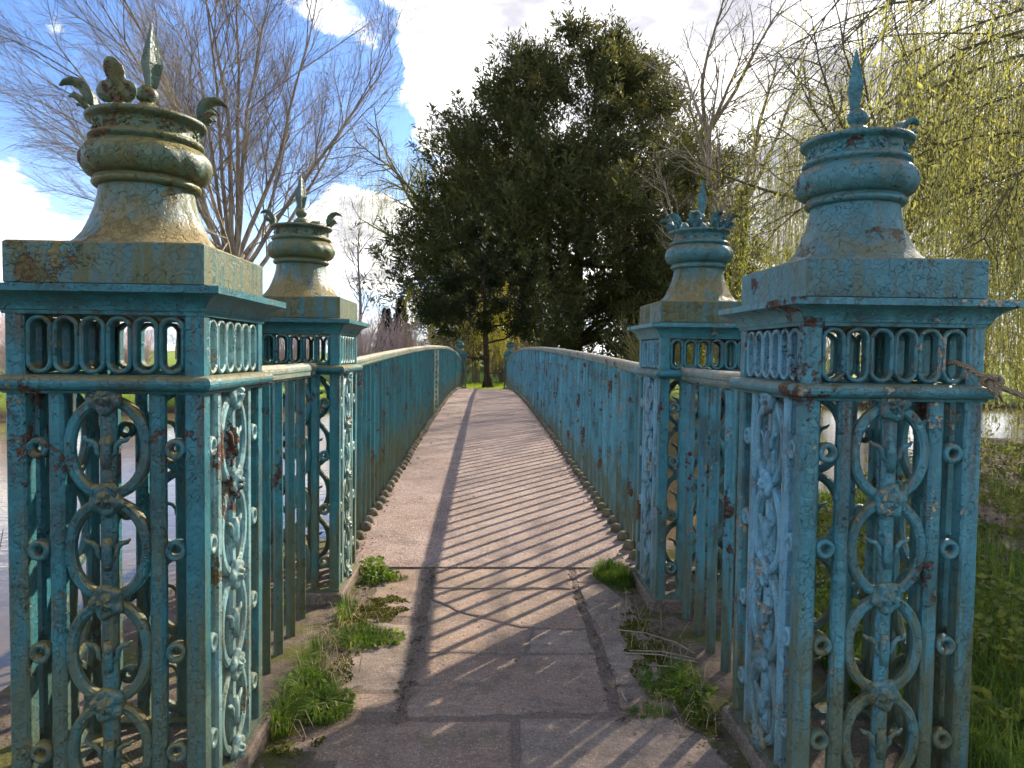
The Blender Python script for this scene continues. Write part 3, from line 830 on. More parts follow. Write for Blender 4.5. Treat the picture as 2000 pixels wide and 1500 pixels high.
def tree_obj(name, base, label, cat, big, twig, bark, bark2, leaves=None, group=None, leafmat=None, twig_name='twigs'):
    if base[1] > 28: base = (base[0], base[1], base[2]-.26)
    root = empty(name, base); tag(root, label, cat, group)
    V, Fc = tubes_np(big, 7); obj_np('trunk', V, Fc, bark, root, smooth=True)
    if twig:
        V, Fc = tubes_np(twig, 3); obj_np(twig_name, V, Fc, bark2, root)
    if leaves is not None:
        obj_np('crown', leaves[0], leaves[1], leafmat, root)
    return root

# --- big bare tree behind the pond-side piers
R = np.random.default_rng(21); big, twig, tips = [], [], []
tp, tr = grow(R, np.zeros(3), np.array([.0, 0, 1.]), 4.2, .34, 6, .02, .05, big, .8)
for k in range(18):
    a = 2*math.pi*k/18+R.uniform(-.2, .2); tilt = [.12, .42, .66, .88, 1.08][k % 5]+R.uniform(-.06, .06)
    st = tp[-1]+np.array([0, 0, R.uniform(-1.9, .1)])
    d = np.array([math.cos(a)*math.sin(tilt), math.sin(a)*math.sin(tilt), math.cos(tilt)])
    L = 11.4-3.2*tilt+R.uniform(-1, 1)
    p2, r2 = grow(R, st, d, L, .105-.02*tilt, 12, .055, .035 if tilt < .4 else .012, big, .14)
    ramify(R, p2, r2, [(13, 3.6, .62, 7, .08, .012, .024), (12, 1.8, .52, 4, .09, .004, .0075), (8, .95, .48, 2, .10, .0, .0038)], 0, big, twig, tips, .18)
tree_obj('bare_tree', (-8.7, 25.2, -.05), 'large leafless tree with many upright limbs behind the mossy near pier', 'tree', big, twig, BARK, BARK, group='leafless trees')
# --- thinner bare tree further right
R = np.random.default_rng(5); big, twig, tips = [], [], []
tp, tr = grow(R, np.zeros(3), np.array([.03, 0, 1.]), 7.5, .14, 9, .04, .03, big, .3)
ramify(R, tp, tr, [(16, 2.8, .8, 6, .10, .05, .03), (7, 1.2, .6, 4, .12, .03, .011), (4, .55, .5, 3, .14, .02, .006)], 0, big, twig, tips, .2)
tree_obj('bare_tree', (-7.0, 41, 0), 'slender pale leafless tree between the big bare tree and the yew', 'tree', big, twig, FAR, FAR, group='leafless trees')

# --- weeping willow helper
def strands(R, starts, lens, sway, leaf_step, leaf_len, leaf_w, r0=.006, outward=None, seg=.5):
    segs, P, D = [], [], []
    for i, (p, L) in enumerate(zip(starts, lens)):
        n = max(3, int(L/seg)); d = nrm(R.normal(0, .35, 3)+np.array([0, 0, -.6]) + (outward[i]*.25 if outward is not None else 0)); q = np.array(p, float)
        for k in range(n):
            d = nrm(d*.55+R.normal(0, sway, 3)+np.array([0, 0, -.55])); q2 = q+d*(L/n)
            segs.append((*q, *q2, r0*(1-.6*k/n), r0*(1-.6*(k+1)/n)))
            m_ = max(1, int(L/n/leaf_step)); ts = (np.arange(m_)+R.uniform(0, 1, m_))/m_
            P.append(q+(q2-q)*ts[:, None]); D.append(d*1.0+R.normal(0, .38, (m_, 3))); q = q2
    P = np.concatenate(P); D = np.concatenate(D)
    Lf = leaf_len*R.uniform(.5, 1.25, len(P))
    return segs, leaves_np(P, D, Lf, Lf*leaf_w, R)
# --- foreground willow on the right
R = np.random.default_rng(33); big, twig = [], []
WC = np.array([8.9, 8.4, -.35])
tp, tr = grow(R, np.zeros(3), np.array([.06, .0, 1.]), 4.6, .42, 6, .05, .03, big, .75)
starts, lens, outs = [], [], []
for k in range(64):
    a = 2*math.pi*k/64+R.uniform(-.12, .12); tilt = R.uniform(.30, 1.0)
    d = np.array([math.cos(a)*math.sin(tilt), math.sin(a)*math.sin(tilt), math.cos(tilt)])
    i = R.integers(3, 7); pts = [tp[i]]; rad = [.042*R.uniform(.6, 1.1)]; L = R.uniform(4.2, 7.8); ns = 16
    for s in range(ns):
        d = nrm(d+R.normal(0, .09, 3)+np.array([0, 0, -.055-.013*s*.5])); q = pts[-1]+d*L/ns
        r2 = rad[0]*(1-.86*(s+1)/ns); big.append((*pts[-1], *q, rad[-1], r2)); pts.append(q); rad.append(r2)
        if s > 2:
            for b in range(3):
                dd = perp_rot(R, d, R.uniform(.3, 1.0)); sub = []
                p2, _ = grow(R, q, dd, R.uniform(.5, 1.5), max(.006, r2*.35), 4, .14, -.16, sub, .5); twig += sub
                for h in range(2):
                    pp = p2[R.integers(1, 5)]
                    if .77*(pp[0]+WC[0])-.64*(pp[1]+WC[1]-3.2) < .15 or math.hypot(pp[0]+WC[0], pp[1]+WC[1]) < 4.5: continue
                    starts.append(pp); outs.append(nrm(np.array([pp[0], pp[1], 0.])))
                    lens.append(min(R.uniform(2.0, 6.5), max(.6, pp[2]-R.uniform(.2, 2.6))))
sg, lv = strands(R, starts, lens, .05, .062, .066, .27, .0024, outs)
root = tree_obj('weeping_willow', tuple(WC), 'weeping willow in fresh yellow green leaf hanging beside the roped pier', 'tree', big, twig, BARKW, BARKW, lv, 'willows', WILLOWL)
V, Fc = tubes_np(sg, 3); obj_np('hanging_twigs', V, Fc, BARKW, root)
# --- second willow behind it fills the view to the right of the yew
R = np.random.default_rng(34); big, twig, tips = [], [], []
tp, tr = grow(R, np.zeros(3), np.array([0, 0, 1.]), 7.5, .5, 6, .04, .03, big, .8)
for k in range(20):
    a = 2*math.pi*k/20+R.uniform(-.2, .2); tilt = R.uniform(.25, 1.05)
    d = np.array([math.cos(a)*math.sin(tilt), math.sin(a)*math.sin(tilt), math.cos(tilt)])
    p2, r2 = grow(R, tp[-1]-np.array([0, 0, R.uniform(0, 2)]), d, R.uniform(8, 12.5), .11, 12, .08, .0, big, .15)
    ramify(R, p2, r2, [(10, 3.4, .8, 7, .12, -.03, .03), (7, 1.6, .7, 5, .14, -.06, .010)], 0, big, twig, tips, .25)
starts = [t_[0]+R.normal(0, .35, 3) for t_ in tips for _ in range(3)]
starts = [q for q in starts if (q[0]+17.0)/(q[1]+30.5) > .335 and (q[2] < .94*(q[0]+17.0) or R.uniform() < .22)]
lens = R.uniform(1.5, 9.0, len(starts))
lens = np.minimum(lens, np.array([max(.4, s_[2]-R.uniform(.6, 2.5)) for s_ in starts]))
sg, lv = strands(R, starts, lens, .05, .13, .135, .27, .0045, seg=.85)
root = tree_obj('weeping_willow', (17.0, 30.5, -.1), 'paler weeping willow standing further back behind the hanging willow twigs', 'tree', big, twig, BARKW, BARKW, lv, 'willows', WILLOWL)
V, Fc = tubes_np(sg, 3); obj_np('hanging_twigs', V, Fc, BARKW, root)
# --- pale willow left of the yew
R = np.random.default_rng(12); big, twig, tips = [], [], []
tp, tr = grow(R, np.zeros(3), np.array([-.05, 0, 1.]), 10.0, .5, 6, .04, .02, big, .7)
for k in range(11):
    a = math.pi+R.normal(0, .75) if k < 8 else R.uniform(0, 6.28); tilt = R.uniform(.35, .95)
    d = np.array([math.cos(a)*math.sin(tilt), math.sin(a)*math.sin(tilt), math.cos(tilt)])
    p2, r2 = grow(R, tp[-1]-np.array([0, 0, R.uniform(0, 3)]), d, R.uniform(11, 16.5), .24, 12, .10, .01, big, .15)
    ramify(R, p2, r2, [(9, 4.0, .8, 7, .16, .0, .07), (7, 1.9, .7, 5, .18, -.02, .018)], 0, big, twig, tips, .35)
starts = [t_[0] for t_ in tips]*2; lens = R.uniform(1.0, 4.6, len(starts))
sg, lv = strands(R, starts, lens, .12, .12, .15, .30, .008)
root = tree_obj('weeping_willow', (-3.0, 95, 0), 'tall thin willow with pale spring twigs beyond the pond, left of the yew', 'tree', big, twig, BARKW, BARKW, lv, 'willows', WILLOWP)
V, Fc = tubes_np(sg, 3); obj_np('hanging_twigs', V, Fc, WILLOWP, root); root.scale = (1.44, 1.44, 1.44)
# --- low yellow willow seen under the yew
R = np.random.default_rng(14); big, twig, tips = [], [], []
tp, tr = grow(R, np.zeros(3), np.array([.0, 0, 1.]), 2.6, .22, 4, .05, .02, big, .8)
for k in range(12):
    a = 2*math.pi*k/12+R.uniform(-.2, .2); tilt = R.uniform(.4, 1.0)
    d = np.array([math.cos(a)*math.sin(tilt), math.sin(a)*math.sin(tilt), math.cos(tilt)])
    p2, r2 = grow(R, tp[-1], d, R.uniform(3.0, 4.6), .08, 7, .10, -.05, big, .2)
    ramify(R, p2, r2, [(8, 1.3, .7, 4, .14, -.05, .02)], 0, big, twig, tips, .2)
starts = [t_[0] for t_ in tips]*5; lens = R.uniform(1.0, 3.4, len(starts)); lens = np.minimum(lens, np.array([max(.4, s[2]-.8) for s in starts]))
sg, lv = strands(R, starts, lens, .12, .07, .11, .3, .006)
tree_obj('weeping_willow', (-.5, 40.2, 0), 'low bright yellow willow seen under the yew at the end of the bridge', 'tree', big, twig+sg, BARKW, BARKW, lv, 'willows', WILLOWY)
# --- ivy-clad bare tree right of the yew
R = np.random.default_rng(41); big, twig, tips = [], [], []; ip = []
for (ox, tx, hh) in ((-.5, -.03, 15), (.8, .07, 14)):
    tp, tr = grow(R, np.array([ox, 0, 0.]), np.array([tx, 0, 1.]), hh, .30, 14, .045, .03, big, .3)
    ip += [(tp[i]+(tp[i+1]-tp[i])*u, tr[i]) for i in range(1, 11) for u in np.linspace(0, 1, 90)]
    for k in range(8):
        i = R.integers(5, 14); a = R.uniform(0, 6.28); tilt = R.uniform(.4, .9)
        d = np.array([math.cos(a)*math.sin(tilt), math.sin(a)*math.sin(tilt), math.cos(tilt)])
        p2, r2 = grow(R, tp[i], d, R.uniform(5, 9), .13, 10, .09, .02, big, .12)
        ramify(R, p2, r2, [(9, 2.8, .7, 6, .12, .02, .04), (6, 1.2, .6, 4, .14, .01, .013), (3, .6, .5, 3, .14, .0, .007)], 0, big, twig, tips, .2)
P = np.array([p_+nrm(R.normal(size=3)*np.array([1, 1, .3]))*(r_+abs(R.normal(0, .12))) for (p_, r_) in ip for _ in range(4)])
lv = leaves_np(P, R.normal(size=P.shape), .20*R.uniform(.6, 1.2, len(P)), .15, R)
tree_obj('bare_tree', (12.6, 41, 0), 'tall leafless tree with ivy covered twin trunks, right of the yew', 'tree', big, twig, BARK, BARK, lv, 'leafless trees', IVY)

# --- yew
def yew(base, zs, rs_, n_tufts, seed, name, label, trunk_r, trunk_h, lean=0, tuft_L=(.5, 1.5), per=80, limbs=26, rag=.16, ls=1.0, mat=None):
    R = np.random.default_rng(seed); big, twig = [], []
    ztop = zs[-1]
    tp, tr = grow(R, np.zeros(3), np.array([lean, 0, 1.]), trunk_h, trunk_r, 9, .02, .02, big, .25)
    fl = [(tp[0][0]+math.cos(a)*trunk_r*1.6, tp[0][1]+math.sin(a)*trunk_r*1.6, -.12, *(tp[0]+np.array([math.cos(a)*trunk_r*.4, math.sin(a)*trunk_r*.4, .55])), trunk_r*.4, trunk_r*.6) for a in np.linspace(0, 5.6, 6)]
    big += fl
    P, D, L = [], [], []
    def env(z): return np.interp(z, zs, rs_)
    ends = []
    for k in range(limbs):
        a = k*2.399+R.uniform(-.3, .3); z0 = R.uniform(.10, .85)*ztop*.82; e = env(min(ztop, z0+1.0))
        d = np.array([math.cos(a), math.sin(a), R.uniform(.05, .55)])
        i = int(np.clip(z0/trunk_h*9, 0, 9)); p2, r2 = grow(R, tp[i], d, max(.8, e*R.uniform(.75, .98)), trunk_r*.42*(1-.6*z0/ztop), 8, .10, .03, big, .15)
        ramify(R, p2, r2, [(7, e*.38, .6, 5, .14, .03, .05), (5, e*.16, .6, 3, .16, .02, .02)], 0, big, twig, ends, .3)
    lobes = R.uniform(0, 6.28, 5)
    ncl = max(40, n_tufts//13); centres = []
    for k in range(ncl):
        z = np.interp(R.uniform(), np.linspace(0, 1, 40), np.interp(np.linspace(0, 1, 40), np.cumsum([0]+[max(.05, env(zz)) for zz in np.linspace(zs[0], ztop, 39)])/sum([0]+[max(.05, env(zz)) for zz in np.linspace(zs[0], ztop, 39)]), np.linspace(zs[0], ztop, 40)))
        a = R.uniform(0, 6.283)
        ragged = 1+rag*(math.sin(3*a+lobes[0]+z*.55)*.5+math.sin(7*a+lobes[1]-z*1.1)*.4+math.sin(11*a+lobes[2]+z*2.1)*.35)
        e = env(z)*ragged; f = 1-abs(R.normal(0, .20)) if R.uniform() < .78 else R.uniform(.25, .9)
        centres.append((math.cos(a)*e*f, math.sin(a)*e*f, z, e))
    for k in range(n_tufts):
        cx_, cy_, cz_, e = centres[R.integers(0, ncl)]; sg_ = .085*max(e, rs_[2]*.4)
        x, y, z = cx_+R.normal(0, sg_*1.25), cy_+R.normal(0, sg_*1.25), cz_+R.normal(0, sg_*.75)
        z = max(z, zs[0]); a = math.atan2(y, x)
        up = .9+.7*(z/ztop)+R.uniform(-.2, .3) if R.uniform() < .65 else R.uniform(-.35, .3)
        ax = nrm(np.array([math.cos(a)*.6, math.sin(a)*.6, up])+R.normal(0, .15, 3)); tl = R.uniform(*tuft_L)
        u = R.uniform(0, 1, per); c = np.array([x, y, z])+ax*tl*(u-.35)[:, None]
        rad = (.27*(1-u)**.8+.04)*tl*.75
        th = R.uniform(0, 6.283, per); s1 = nrm(np.cross(ax, [0.3, .2, 1])); s2 = np.cross(ax, s1)
        rd = s1*np.cos(th)[:, None]+s2*np.sin(th)[:, None]
        q = R.uniform(.15, 1, per)[:, None]
        P.append(c+rd*rad[:, None]*q); D.append(rd*.75+ax*R.uniform(.3, 1.1, per)[:, None]+np.array([0, 0, .05])+R.normal(0, .25, (per, 3))); L.append(R.uniform(.08, .24, per)*(.65+.35*min(tl, 1.4))*ls)
    P = np.concatenate(P); D = np.concatenate(D); L = np.concatenate(L)
    lv = leaves_np(P, D, L*1.15, L*.25, R, .06)
    return tree_obj(name, base, label, 'tree', big, twig, BARKD, BARKD, lv, 'evergreen trees', mat or YEW)
K = 76/35.5
yew((9.2, 76, 0), [z*K for z in (.55, 2.0, 4, 6.3, 8.6, 10.8, 12.6, 14.1, 15.3, 16.1)], [r*K for r in (6.6, 7.5, 7.8, 7.6, 6.8, 5.7, 4.4, 3.0, 1.6, .4)], 6400, 3, 'yew_tree',
    'huge dark yew with a ragged broad crown behind the bridge', .8, 24.5, limbs=40, tuft_L=(1.2, 3.8), per=50, ls=2.6, rag=.18)
yew((.15, 34.6, 0), [2.1, 2.7, 3.8, 5.2, 6.6, 7.8], [1.2, 2.4, 2.9, 2.6, 1.6, .3], 620, 8, 'yew_tree',
    'small dark evergreen whose bare trunk stands at the far end of the path', .175, 6.4, lean=-.015, tuft_L=(.45, 1.1), limbs=16, mat=YEWD)

# --- red-stemmed shrubs along the far bank
def shrub(base, w_, h_, n, seed, mat, label, name='red_stemmed_shrub'):
    R = np.random.default_rng(seed); segs = []
    for k in range(n):
        a = R.uniform(0, 6.283); rr = abs(R.normal(0, .22)); p = np.array([math.cos(a)*rr*w_*.5, math.sin(a)*rr*w_*.5, 0])
        d = np.array([math.cos(a)*R.uniform(.05, .75)*w_/h_*.75, math.sin(a)*R.uniform(.05, .75)*w_/h_*.75, 1.0]); l = h_*R.uniform(.55, 1.08)
        pts, rad = grow(R, p, d, l, .013, 5, .09, .02, segs, .4)
        for j in range(6):
            i = R.integers(1, 5); sub = perp_rot(R, nrm(pts[i+1]-pts[i]), R.uniform(.3, .7))
            p3, _ = grow(R, pts[i]+(pts[i+1]-pts[i])*R.uniform(), sub, l*R.uniform(.15, .4), .008, 3, .12, .06, segs, .5)
    root = empty(name, base); tag(root, label, 'shrub', 'shrubs along the far bank')
    V, Fc = tubes_np(segs, 3); obj_np('stems', V, Fc, mat, root)
shr = [(-19.5, 31.5, 3.6, 3.3, 'reddish shrub seen through the frieze of the mossy near pier'), (-16.0, 33.0, 3.6, 3.2, 'reddish shrub behind the rail joining the pond side piers'),
       (-12.6, 35.5, 3.6, 3.0, 'reddish shrub behind the trunk of the big bare tree'), (-9.7, 37.5, 3.4, 3.2, 'reddish shrub seen behind the urn of the second teal pier'),
       (-6.7, 39.0, 3.6, 3.7, 'tall pinkish twiggy shrub just right of the second teal pier'), (-4.4, 41.0, 3.0, 3.2, 'pinkish brown shrub over the crest of the pond side rail'),
       (-1.6, 42.0, 2.8, 2.6, 'brownish shrub left of the small tree trunk at the path end'), (1.3, 42.0, 2.8, 2.5, 'brownish shrub right of the small tree trunk at the path end')]
scrub = [(8.2, 33.5, 4.0, 3.4, 'olive brown scrub bush just right of the second blue pier, across the water'), (11.8, 34.5, 4.4, 4.4, 'taller olive scrub bush behind the gap between the two blue piers'), (15.5, 34.0, 4.4, 3.8, 'olive scrub bush seen through the frieze of the roped pier'),
         (19.0, 34.5, 4.6, 4.8, 'tall olive scrub bush directly behind the roped pier'), (22.8, 34.0, 4.6, 4.2, 'olive scrub bush right of the roped pier, above the rope knot'), (26.5, 34.5, 4.8, 4.6, 'olive scrub bush at the picture edge behind the willow twigs'), (30.5, 35.5, 5.0, 4.6, 'olive scrub bush beyond the willow, farthest along the bank')]
for i, (x, y, w_, h_, lab) in enumerate(scrub):
    shrub((x, y, -.27), w_, h_, 150, 80+i, SCRUB, lab, 'scrub_bush')
for i, (x, y, w_, h_, lab) in enumerate(shr):
    shrub((x, y, -.27), w_, h_, 230, 60+i, SHRUB if i < 6 else SHRUBD, lab, 'red_stemmed_shrub' if i < 6 else 'brown_shrub')
# --- two small firs on the skyline
def fir(base, h_, r_, seed, label):
    R = np.random.default_rng(seed); n = 5200; u = R.uniform(0, 1, n)**.7; a = R.uniform(0, 6.283, n); z = h_*(1-u)*.93+.3
    rr = r_*u*(.55+.45*np.abs(np.sin(z*4.2)))*R.uniform(.3, 1, n)**.5
    P = np.stack([np.cos(a)*rr, np.sin(a)*rr, z], 1); D = np.stack([np.cos(a), np.sin(a), R.normal(-.1, .3, n)], 1)
    big = []; grow(R, np.zeros(3), np.array([0, 0, 1.]), h_, .14, 5, .01, .02, big, .1)
    tree_obj('fir_tree', base, label, 'tree', big, None, BARKD, None, leaves_np(P, D, .42, .16, R), 'evergreen trees', FIR)
fir((-7.6, 66, 0), 6.6, 1.5, 71, 'small distant fir whose tip shows left of the yew above the pink shrub')
fir((-9.4, 70, 0), 5.9, 1.6, 72, 'smaller distant fir beside the other fir tip on the skyline')
# --- far twiggy woods, one mass
R = np.random.default_rng(90); twig = []
for k in range(64):
    x = -115+230*k/63+R.uniform(-2, 2); y = 128+R.uniform(-8, 18)-abs(x)*.40; h_ = R.uniform(8, 14)
    p = np.array([x, y, -.3]); pts, rad = grow(R, p, np.array([0, 0, 1.]), h_, .16, 6, .05, .02, twig, .3)
    for j in range(16):
        i = R.integers(1, 6); d = perp_rot(R, np.array([0, 0, 1.]), R.uniform(.3, .9)); p2, _ = grow(R, pts[i], d, R.uniform(2, 4.5), .05, 4, .12, .05, twig, .4)
        for q in range(7):
            i2 = R.integers(1, 4); grow(R, p2[i2], perp_rot(R, nrm(p2[i2+1]-p2[i2]), R.uniform(.3, .8)), R.uniform(.8, 1.8), .022, 2, .12, .03, twig, .4)
V, Fc = tubes_np(twig, 3); fw = obj_np('distant_woods', V, Fc, FAR); fw['kind'] = 'stuff'; fw['label'] = 'far leafless woods along the horizon'; fw['category'] = 'woods'

# ------------------------------------------------------------------ ground plants and litter
def blades(R, P, L, W, lean=.5, D=None):
    n = len(P); a = R.uniform(0, 6.283, n); out = np.stack([np.cos(a), np.sin(a), np.zeros(n)], 1) if D is None else D
    s = np.stack([-out[:, 1], out[:, 0], np.zeros(n)], 1); ln = np.abs(R.normal(lean, .28, n))[:, None]; L = L[:, None]; W = W[:, None]
    up = np.array([[0, 0, 1.]])
    p1 = P+up*L*.5+out*L*.18*ln; p2 = P+up*L*(.95-.35*ln)+out*L*.75*ln
    V = np.stack([P-s*W, P+s*W, p1+s*W*.75, p1-s*W*.75, p2], 1).reshape(-1, 3)
    b = (np.arange(n)*5)[:, None]
    Fc = np.concatenate([b+np.array([[0, 1, 2]]), b+np.array([[0, 2, 3]]), b+np.array([[3, 2, 4]])], 1).reshape(-1, 3)
    return V, Fc
def join(parts):
    V, Fc, o = [], [], 0
    for v, f in parts: V.append(v); Fc.append(f+o); o += len(v)
    return np.concatenate(V), np.concatenate(Fc)
R = np.random.default_rng(101)
def tuft(cx, cy_, rx, ry, n, h, lean=.55):
    r = np.sqrt(R.uniform(0, 1, n)); a = R.uniform(0, 6.283, n); x = cx+rx*r*np.cos(a); y = cy_+ry*r*np.sin(a)
    z = ground_h(x, y); P = np.stack([x, y, z], 1); out = np.stack([np.cos(a), np.sin(a), 0*a], 1)+R.normal(0, .5, (n, 3))*np.array([1, 1, 0])
    out /= np.linalg.norm(out, axis=1, keepdims=True)
    return blades(R, P, h*.85*R.uniform(.4, 1.2, n)*(1.1-.45*r), R.uniform(.0012, .0028, n), lean, out)
def stuff(name, parts, mat, label, cat):
    V, Fc = join(parts); o = obj_np(name, V, Fc, mat); o['kind'] = 'stuff'; o['label'] = label; o['category'] = cat; return o
near = [tuft(-.70, 2.94, .11, .13, 520, .17, .7), tuft(-.62, 2.80, .13, .10, 520, .13, .9), tuft(-.74, 3.16, .05, .12, 160, .15), tuft(-.60, 3.50, .14, .12, 620, .12, .7), tuft(-.78, 3.3, .05, .2, 150, .16), tuft(-.48, 3.50, .10, .07, 300, .07, .8),
        tuft(-.72, 3.85, .05, .14, 160, .16), tuft(-.74, 2.70, .05, .10, 260, .18), tuft(-.66, 4.42, .14, .06, 200, .06, .8), tuft(-.55, 4.46, .10, .05, 260, .07, .7),
        tuft(.80, 4.52, .10, .17, 1100, .17, .6), tuft(.86, 4.40, .07, .12, 400, .15), tuft(.80, 2.93, .13, .10, 420, .12, .8), tuft(.86, 3.06, .08, .10, 320, .14, .7), tuft(.66, 2.78, .09, .05, 160, .06, .8), tuft(.84, 2.78, .07, .08, 260, .08, .8),
        tuft(-1.05, 2.3, .22, .25, 260, .2), tuft(-1.0, 4.2, .3, .3, 260, .15), tuft(1.2, 2.4, .22, .22, 200, .15), tuft(1.2, 4.2, .22, .22, 150, .12)]
stuff('grass', near, GRASS, 'tufts of fresh grass growing along the railing feet', 'grass')
# dry blades and stalk litter among the tufts
n = 380; x = np.concatenate([R.normal(-.68, .07, n//2), R.normal(.82, .08, n//2)]); y = R.uniform(2.6, 4.0, n)
P = np.stack([x, y, ground_h(x, y)+.006], 1); stuff('dead_grass', [blades(R, P, R.uniform(.06, .16, n), R.uniform(.001, .002, n), 1.6)], DRYGRASS, 'straw coloured dead grass blades beside the path', 'grass')
# broad weed leaves
def rosettes(spots):
    P, D = [], []
    for (x, y, r, n, h) in spots:
        a = R.uniform(0, 6.283, n); q = np.sqrt(R.uniform(0, 1, n))*r; px, py = x+np.cos(a)*q, y+np.sin(a)*q
        P.append(np.stack([px, py, ground_h(px, py)+R.uniform(.005, h, n)], 1)); D.append(np.stack([np.cos(a), np.sin(a), R.normal(.15, .3, n)], 1)+R.normal(0, .4, (n, 3)))
    return np.concatenate(P), np.concatenate(D)
P, D = rosettes([(-.68, 4.55, .07, 160, .10), (-.62, 4.46, .09, 160, .06), (-.70, 4.70, .05, 80, .08), (-.60, 2.84, .10, 110, .05), (-.72, 2.95, .08, 80, .09), (-.50, 3.52, .12, 110, .03), (.78, 3.02, .10, 110, .04), (.86, 2.90, .08, 80, .05)])
stuff('weeds', [leaves_np(P, D, .032*R.uniform(.5, 1.2, len(P)), .02, R, .05)], WEED, 'small broad leaved weeds beside the bridge end and path edges', 'weeds')
# bank on the right: grass, nettles, ivy
n = 60000; x = 1.55+R.uniform(0, 1, n)**1.7*7; y = 1.7+R.uniform(0, 1, n)**1.4*7.5; z = ground_h(x, y); k = (z > -.50)&(vnoise(x, y, 1.3, 9)+.35*(y < 4.2)+.25*(x < 3.2) > .62)
k &= (R.uniform(size=len(x)) < np.where(y > 4.3, .35, 1)); x, y, z = x[k], y[k], z[k]; hgt = R.uniform(.10, .32, len(x))
bank = [blades(R, np.stack([x, y, z], 1), hgt, R.uniform(.002, .0045, len(x)), .55)]
n = 4200; x = R.uniform(-6, 12, n)*1.0; y = R.uniform(-3, 2.0, n); k = (x < -1.0)|(x > 1.6); x, y = x[k], y[k]; z = ground_h(x, y); k = z > -.5
bank.append(blades(R, np.stack([x[k], y[k], z[k]], 1), R.uniform(.08, .2, k.sum()), R.uniform(.002, .0045, k.sum()), .55))
stuff('bank_grass', bank, GRASS, 'long grass on the bank right of the roped pier', 'grass')
n = 60000; x = 1.55+R.uniform(0, 1, n)**1.4*8.5; y = 1.7+R.uniform(0, 1, n)**1.2*10.3; z = ground_h(x, y); k = (z > -.58)&(vnoise(x, y, 2.1, 11) > .40); x, y, z = x[k], y[k], z[k]; n = len(x)
hh = R.uniform(.01, .20, n)*(vnoise(x, y, 1.1, 4)*1.3)
P = np.stack([x, y, z+hh], 1); D = np.stack([R.normal(size=n), R.normal(size=n), R.normal(.1, .35, n)], 1)
stuff('ground_cover', [leaves_np(P, D, .055*R.uniform(.5, 1.25, n), .035, R, .06)], COVER, 'nettles and ivy covering the bank right of the roped pier', 'ground cover')
# far lawn blades that catch the sun at the end of the path
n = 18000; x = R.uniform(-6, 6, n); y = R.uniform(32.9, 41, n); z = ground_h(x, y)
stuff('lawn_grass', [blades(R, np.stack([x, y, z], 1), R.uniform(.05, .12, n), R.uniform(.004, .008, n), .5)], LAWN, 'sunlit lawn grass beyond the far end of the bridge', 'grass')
# moss cushions as low mounds of tiny leaves
P, D = [], []
for (cx, cy_, rx, ry, n) in ((-.55, 3.95, .16, .22, 2600), (-.66, 3.7, .08, .2, 900), (.80, 3.55, .10, .34, 3600), (.72, 3.2, .07, .25, 1200), (-.66, 2.60, .10, .12, 700), (.84, 2.66, .06, .10, 500), (-.60, 3.2, .06, .2, 500), (.80, 2.95, .1, .12, 500)):
    r = np.sqrt(R.uniform(0, 1, n)); a = R.uniform(0, 6.283, n); x = cx+rx*r*np.cos(a); y = cy_+ry*r*np.sin(a); k = vnoise(x, y, 14, 6) > .38+.25*r-.12; x, y, r = x[k], y[k], r[k]
    z = np.maximum(ground_h(x, y), .0)+.010*(1-r*r); P.append(np.stack([x, y, z], 1)); D.append(np.stack([R.normal(0, .6, len(x)), R.normal(0, .6, len(x)), np.ones(len(x))*.8], 1))
P = np.concatenate(P); D = np.concatenate(D)
stuff('moss', [leaves_np(P, D, .012*R.uniform(.6, 1.3, len(P)), .008, R)], MOSS, 'olive moss cushions on the path edges', 'moss')
# grit, pebbles, leaf scraps
def deck_z(x, y):
    return np.array([(.004+arch(float(b))+.005 if b > DECK_Y0 else .006) for a, b in zip(x, y)])
def bits(n, x, y, z, s):
    V0 = np.array([[1, 0, 0], [-.6, .8, 0], [-.6, -.8, .1], [.1, 0, .8], [0, .1, -.5]])
    Fo = np.array([[0, 1, 3], [1, 2, 3], [2, 0, 3], [1, 0, 4], [2, 1, 4], [0, 2, 4]])
    a = R.uniform(0, 6.283, n); sc = s[:, None]*R.uniform(.6, 1.3, (n, 3))*np.array([1, 1, .6])
    V = V0[None]*sc[:, None, :]*R.uniform(.7, 1.2, (n, 5, 1)); c, s_ = np.cos(a)[:, None], np.sin(a)[:, None]
    X = V[..., 0]*c-V[..., 1]*s_; Y = V[..., 0]*s_+V[..., 1]*c; V = np.stack([X, Y, V[..., 2]], -1)+np.stack([x, y, z], 1)[:, None]
    return V.reshape(-1, 3), (np.arange(n)[:, None, None]*5+Fo[None]).reshape(-1, 3)
parts = []
n = 900; x = R.uniform(-.75, .88, n); y = R.uniform(2.0, 4.7, n); parts.append(bits(n, x, y, np.full(n, .008), R.exponential(.0022, n)+.0012))
n = 1800; x = np.where(R.uniform(size=n) < .5, R.normal(-.315, .02, n), R.normal(.553, .02, n)); y = R.uniform(2.7, 4.7, n); parts.append(bits(n, x, y, np.full(n, .004), R.exponential(.003, n)+.0015))
n = 2600; y = Y0+.1+R.uniform(0, 1, n)**1.6*18; side = R.uniform(size=n) < .5
x = np.where(side, np.array([XL(b) for b in y])+.07+R.exponential(.055, n), np.array([XR(b) for b in y])-.07-R.exponential(.06, n)); parts.append(bits(n, x, y, deck_z(x, y)+.001, R.exponential(.003, n)+.0018))
n = 500; x = R.uniform(-.7, .85, n); y = R.uniform(4.75, 12, n); parts.append(bits(n, x, y, deck_z(x, y)+.001, R.exponential(.002, n)+.001))
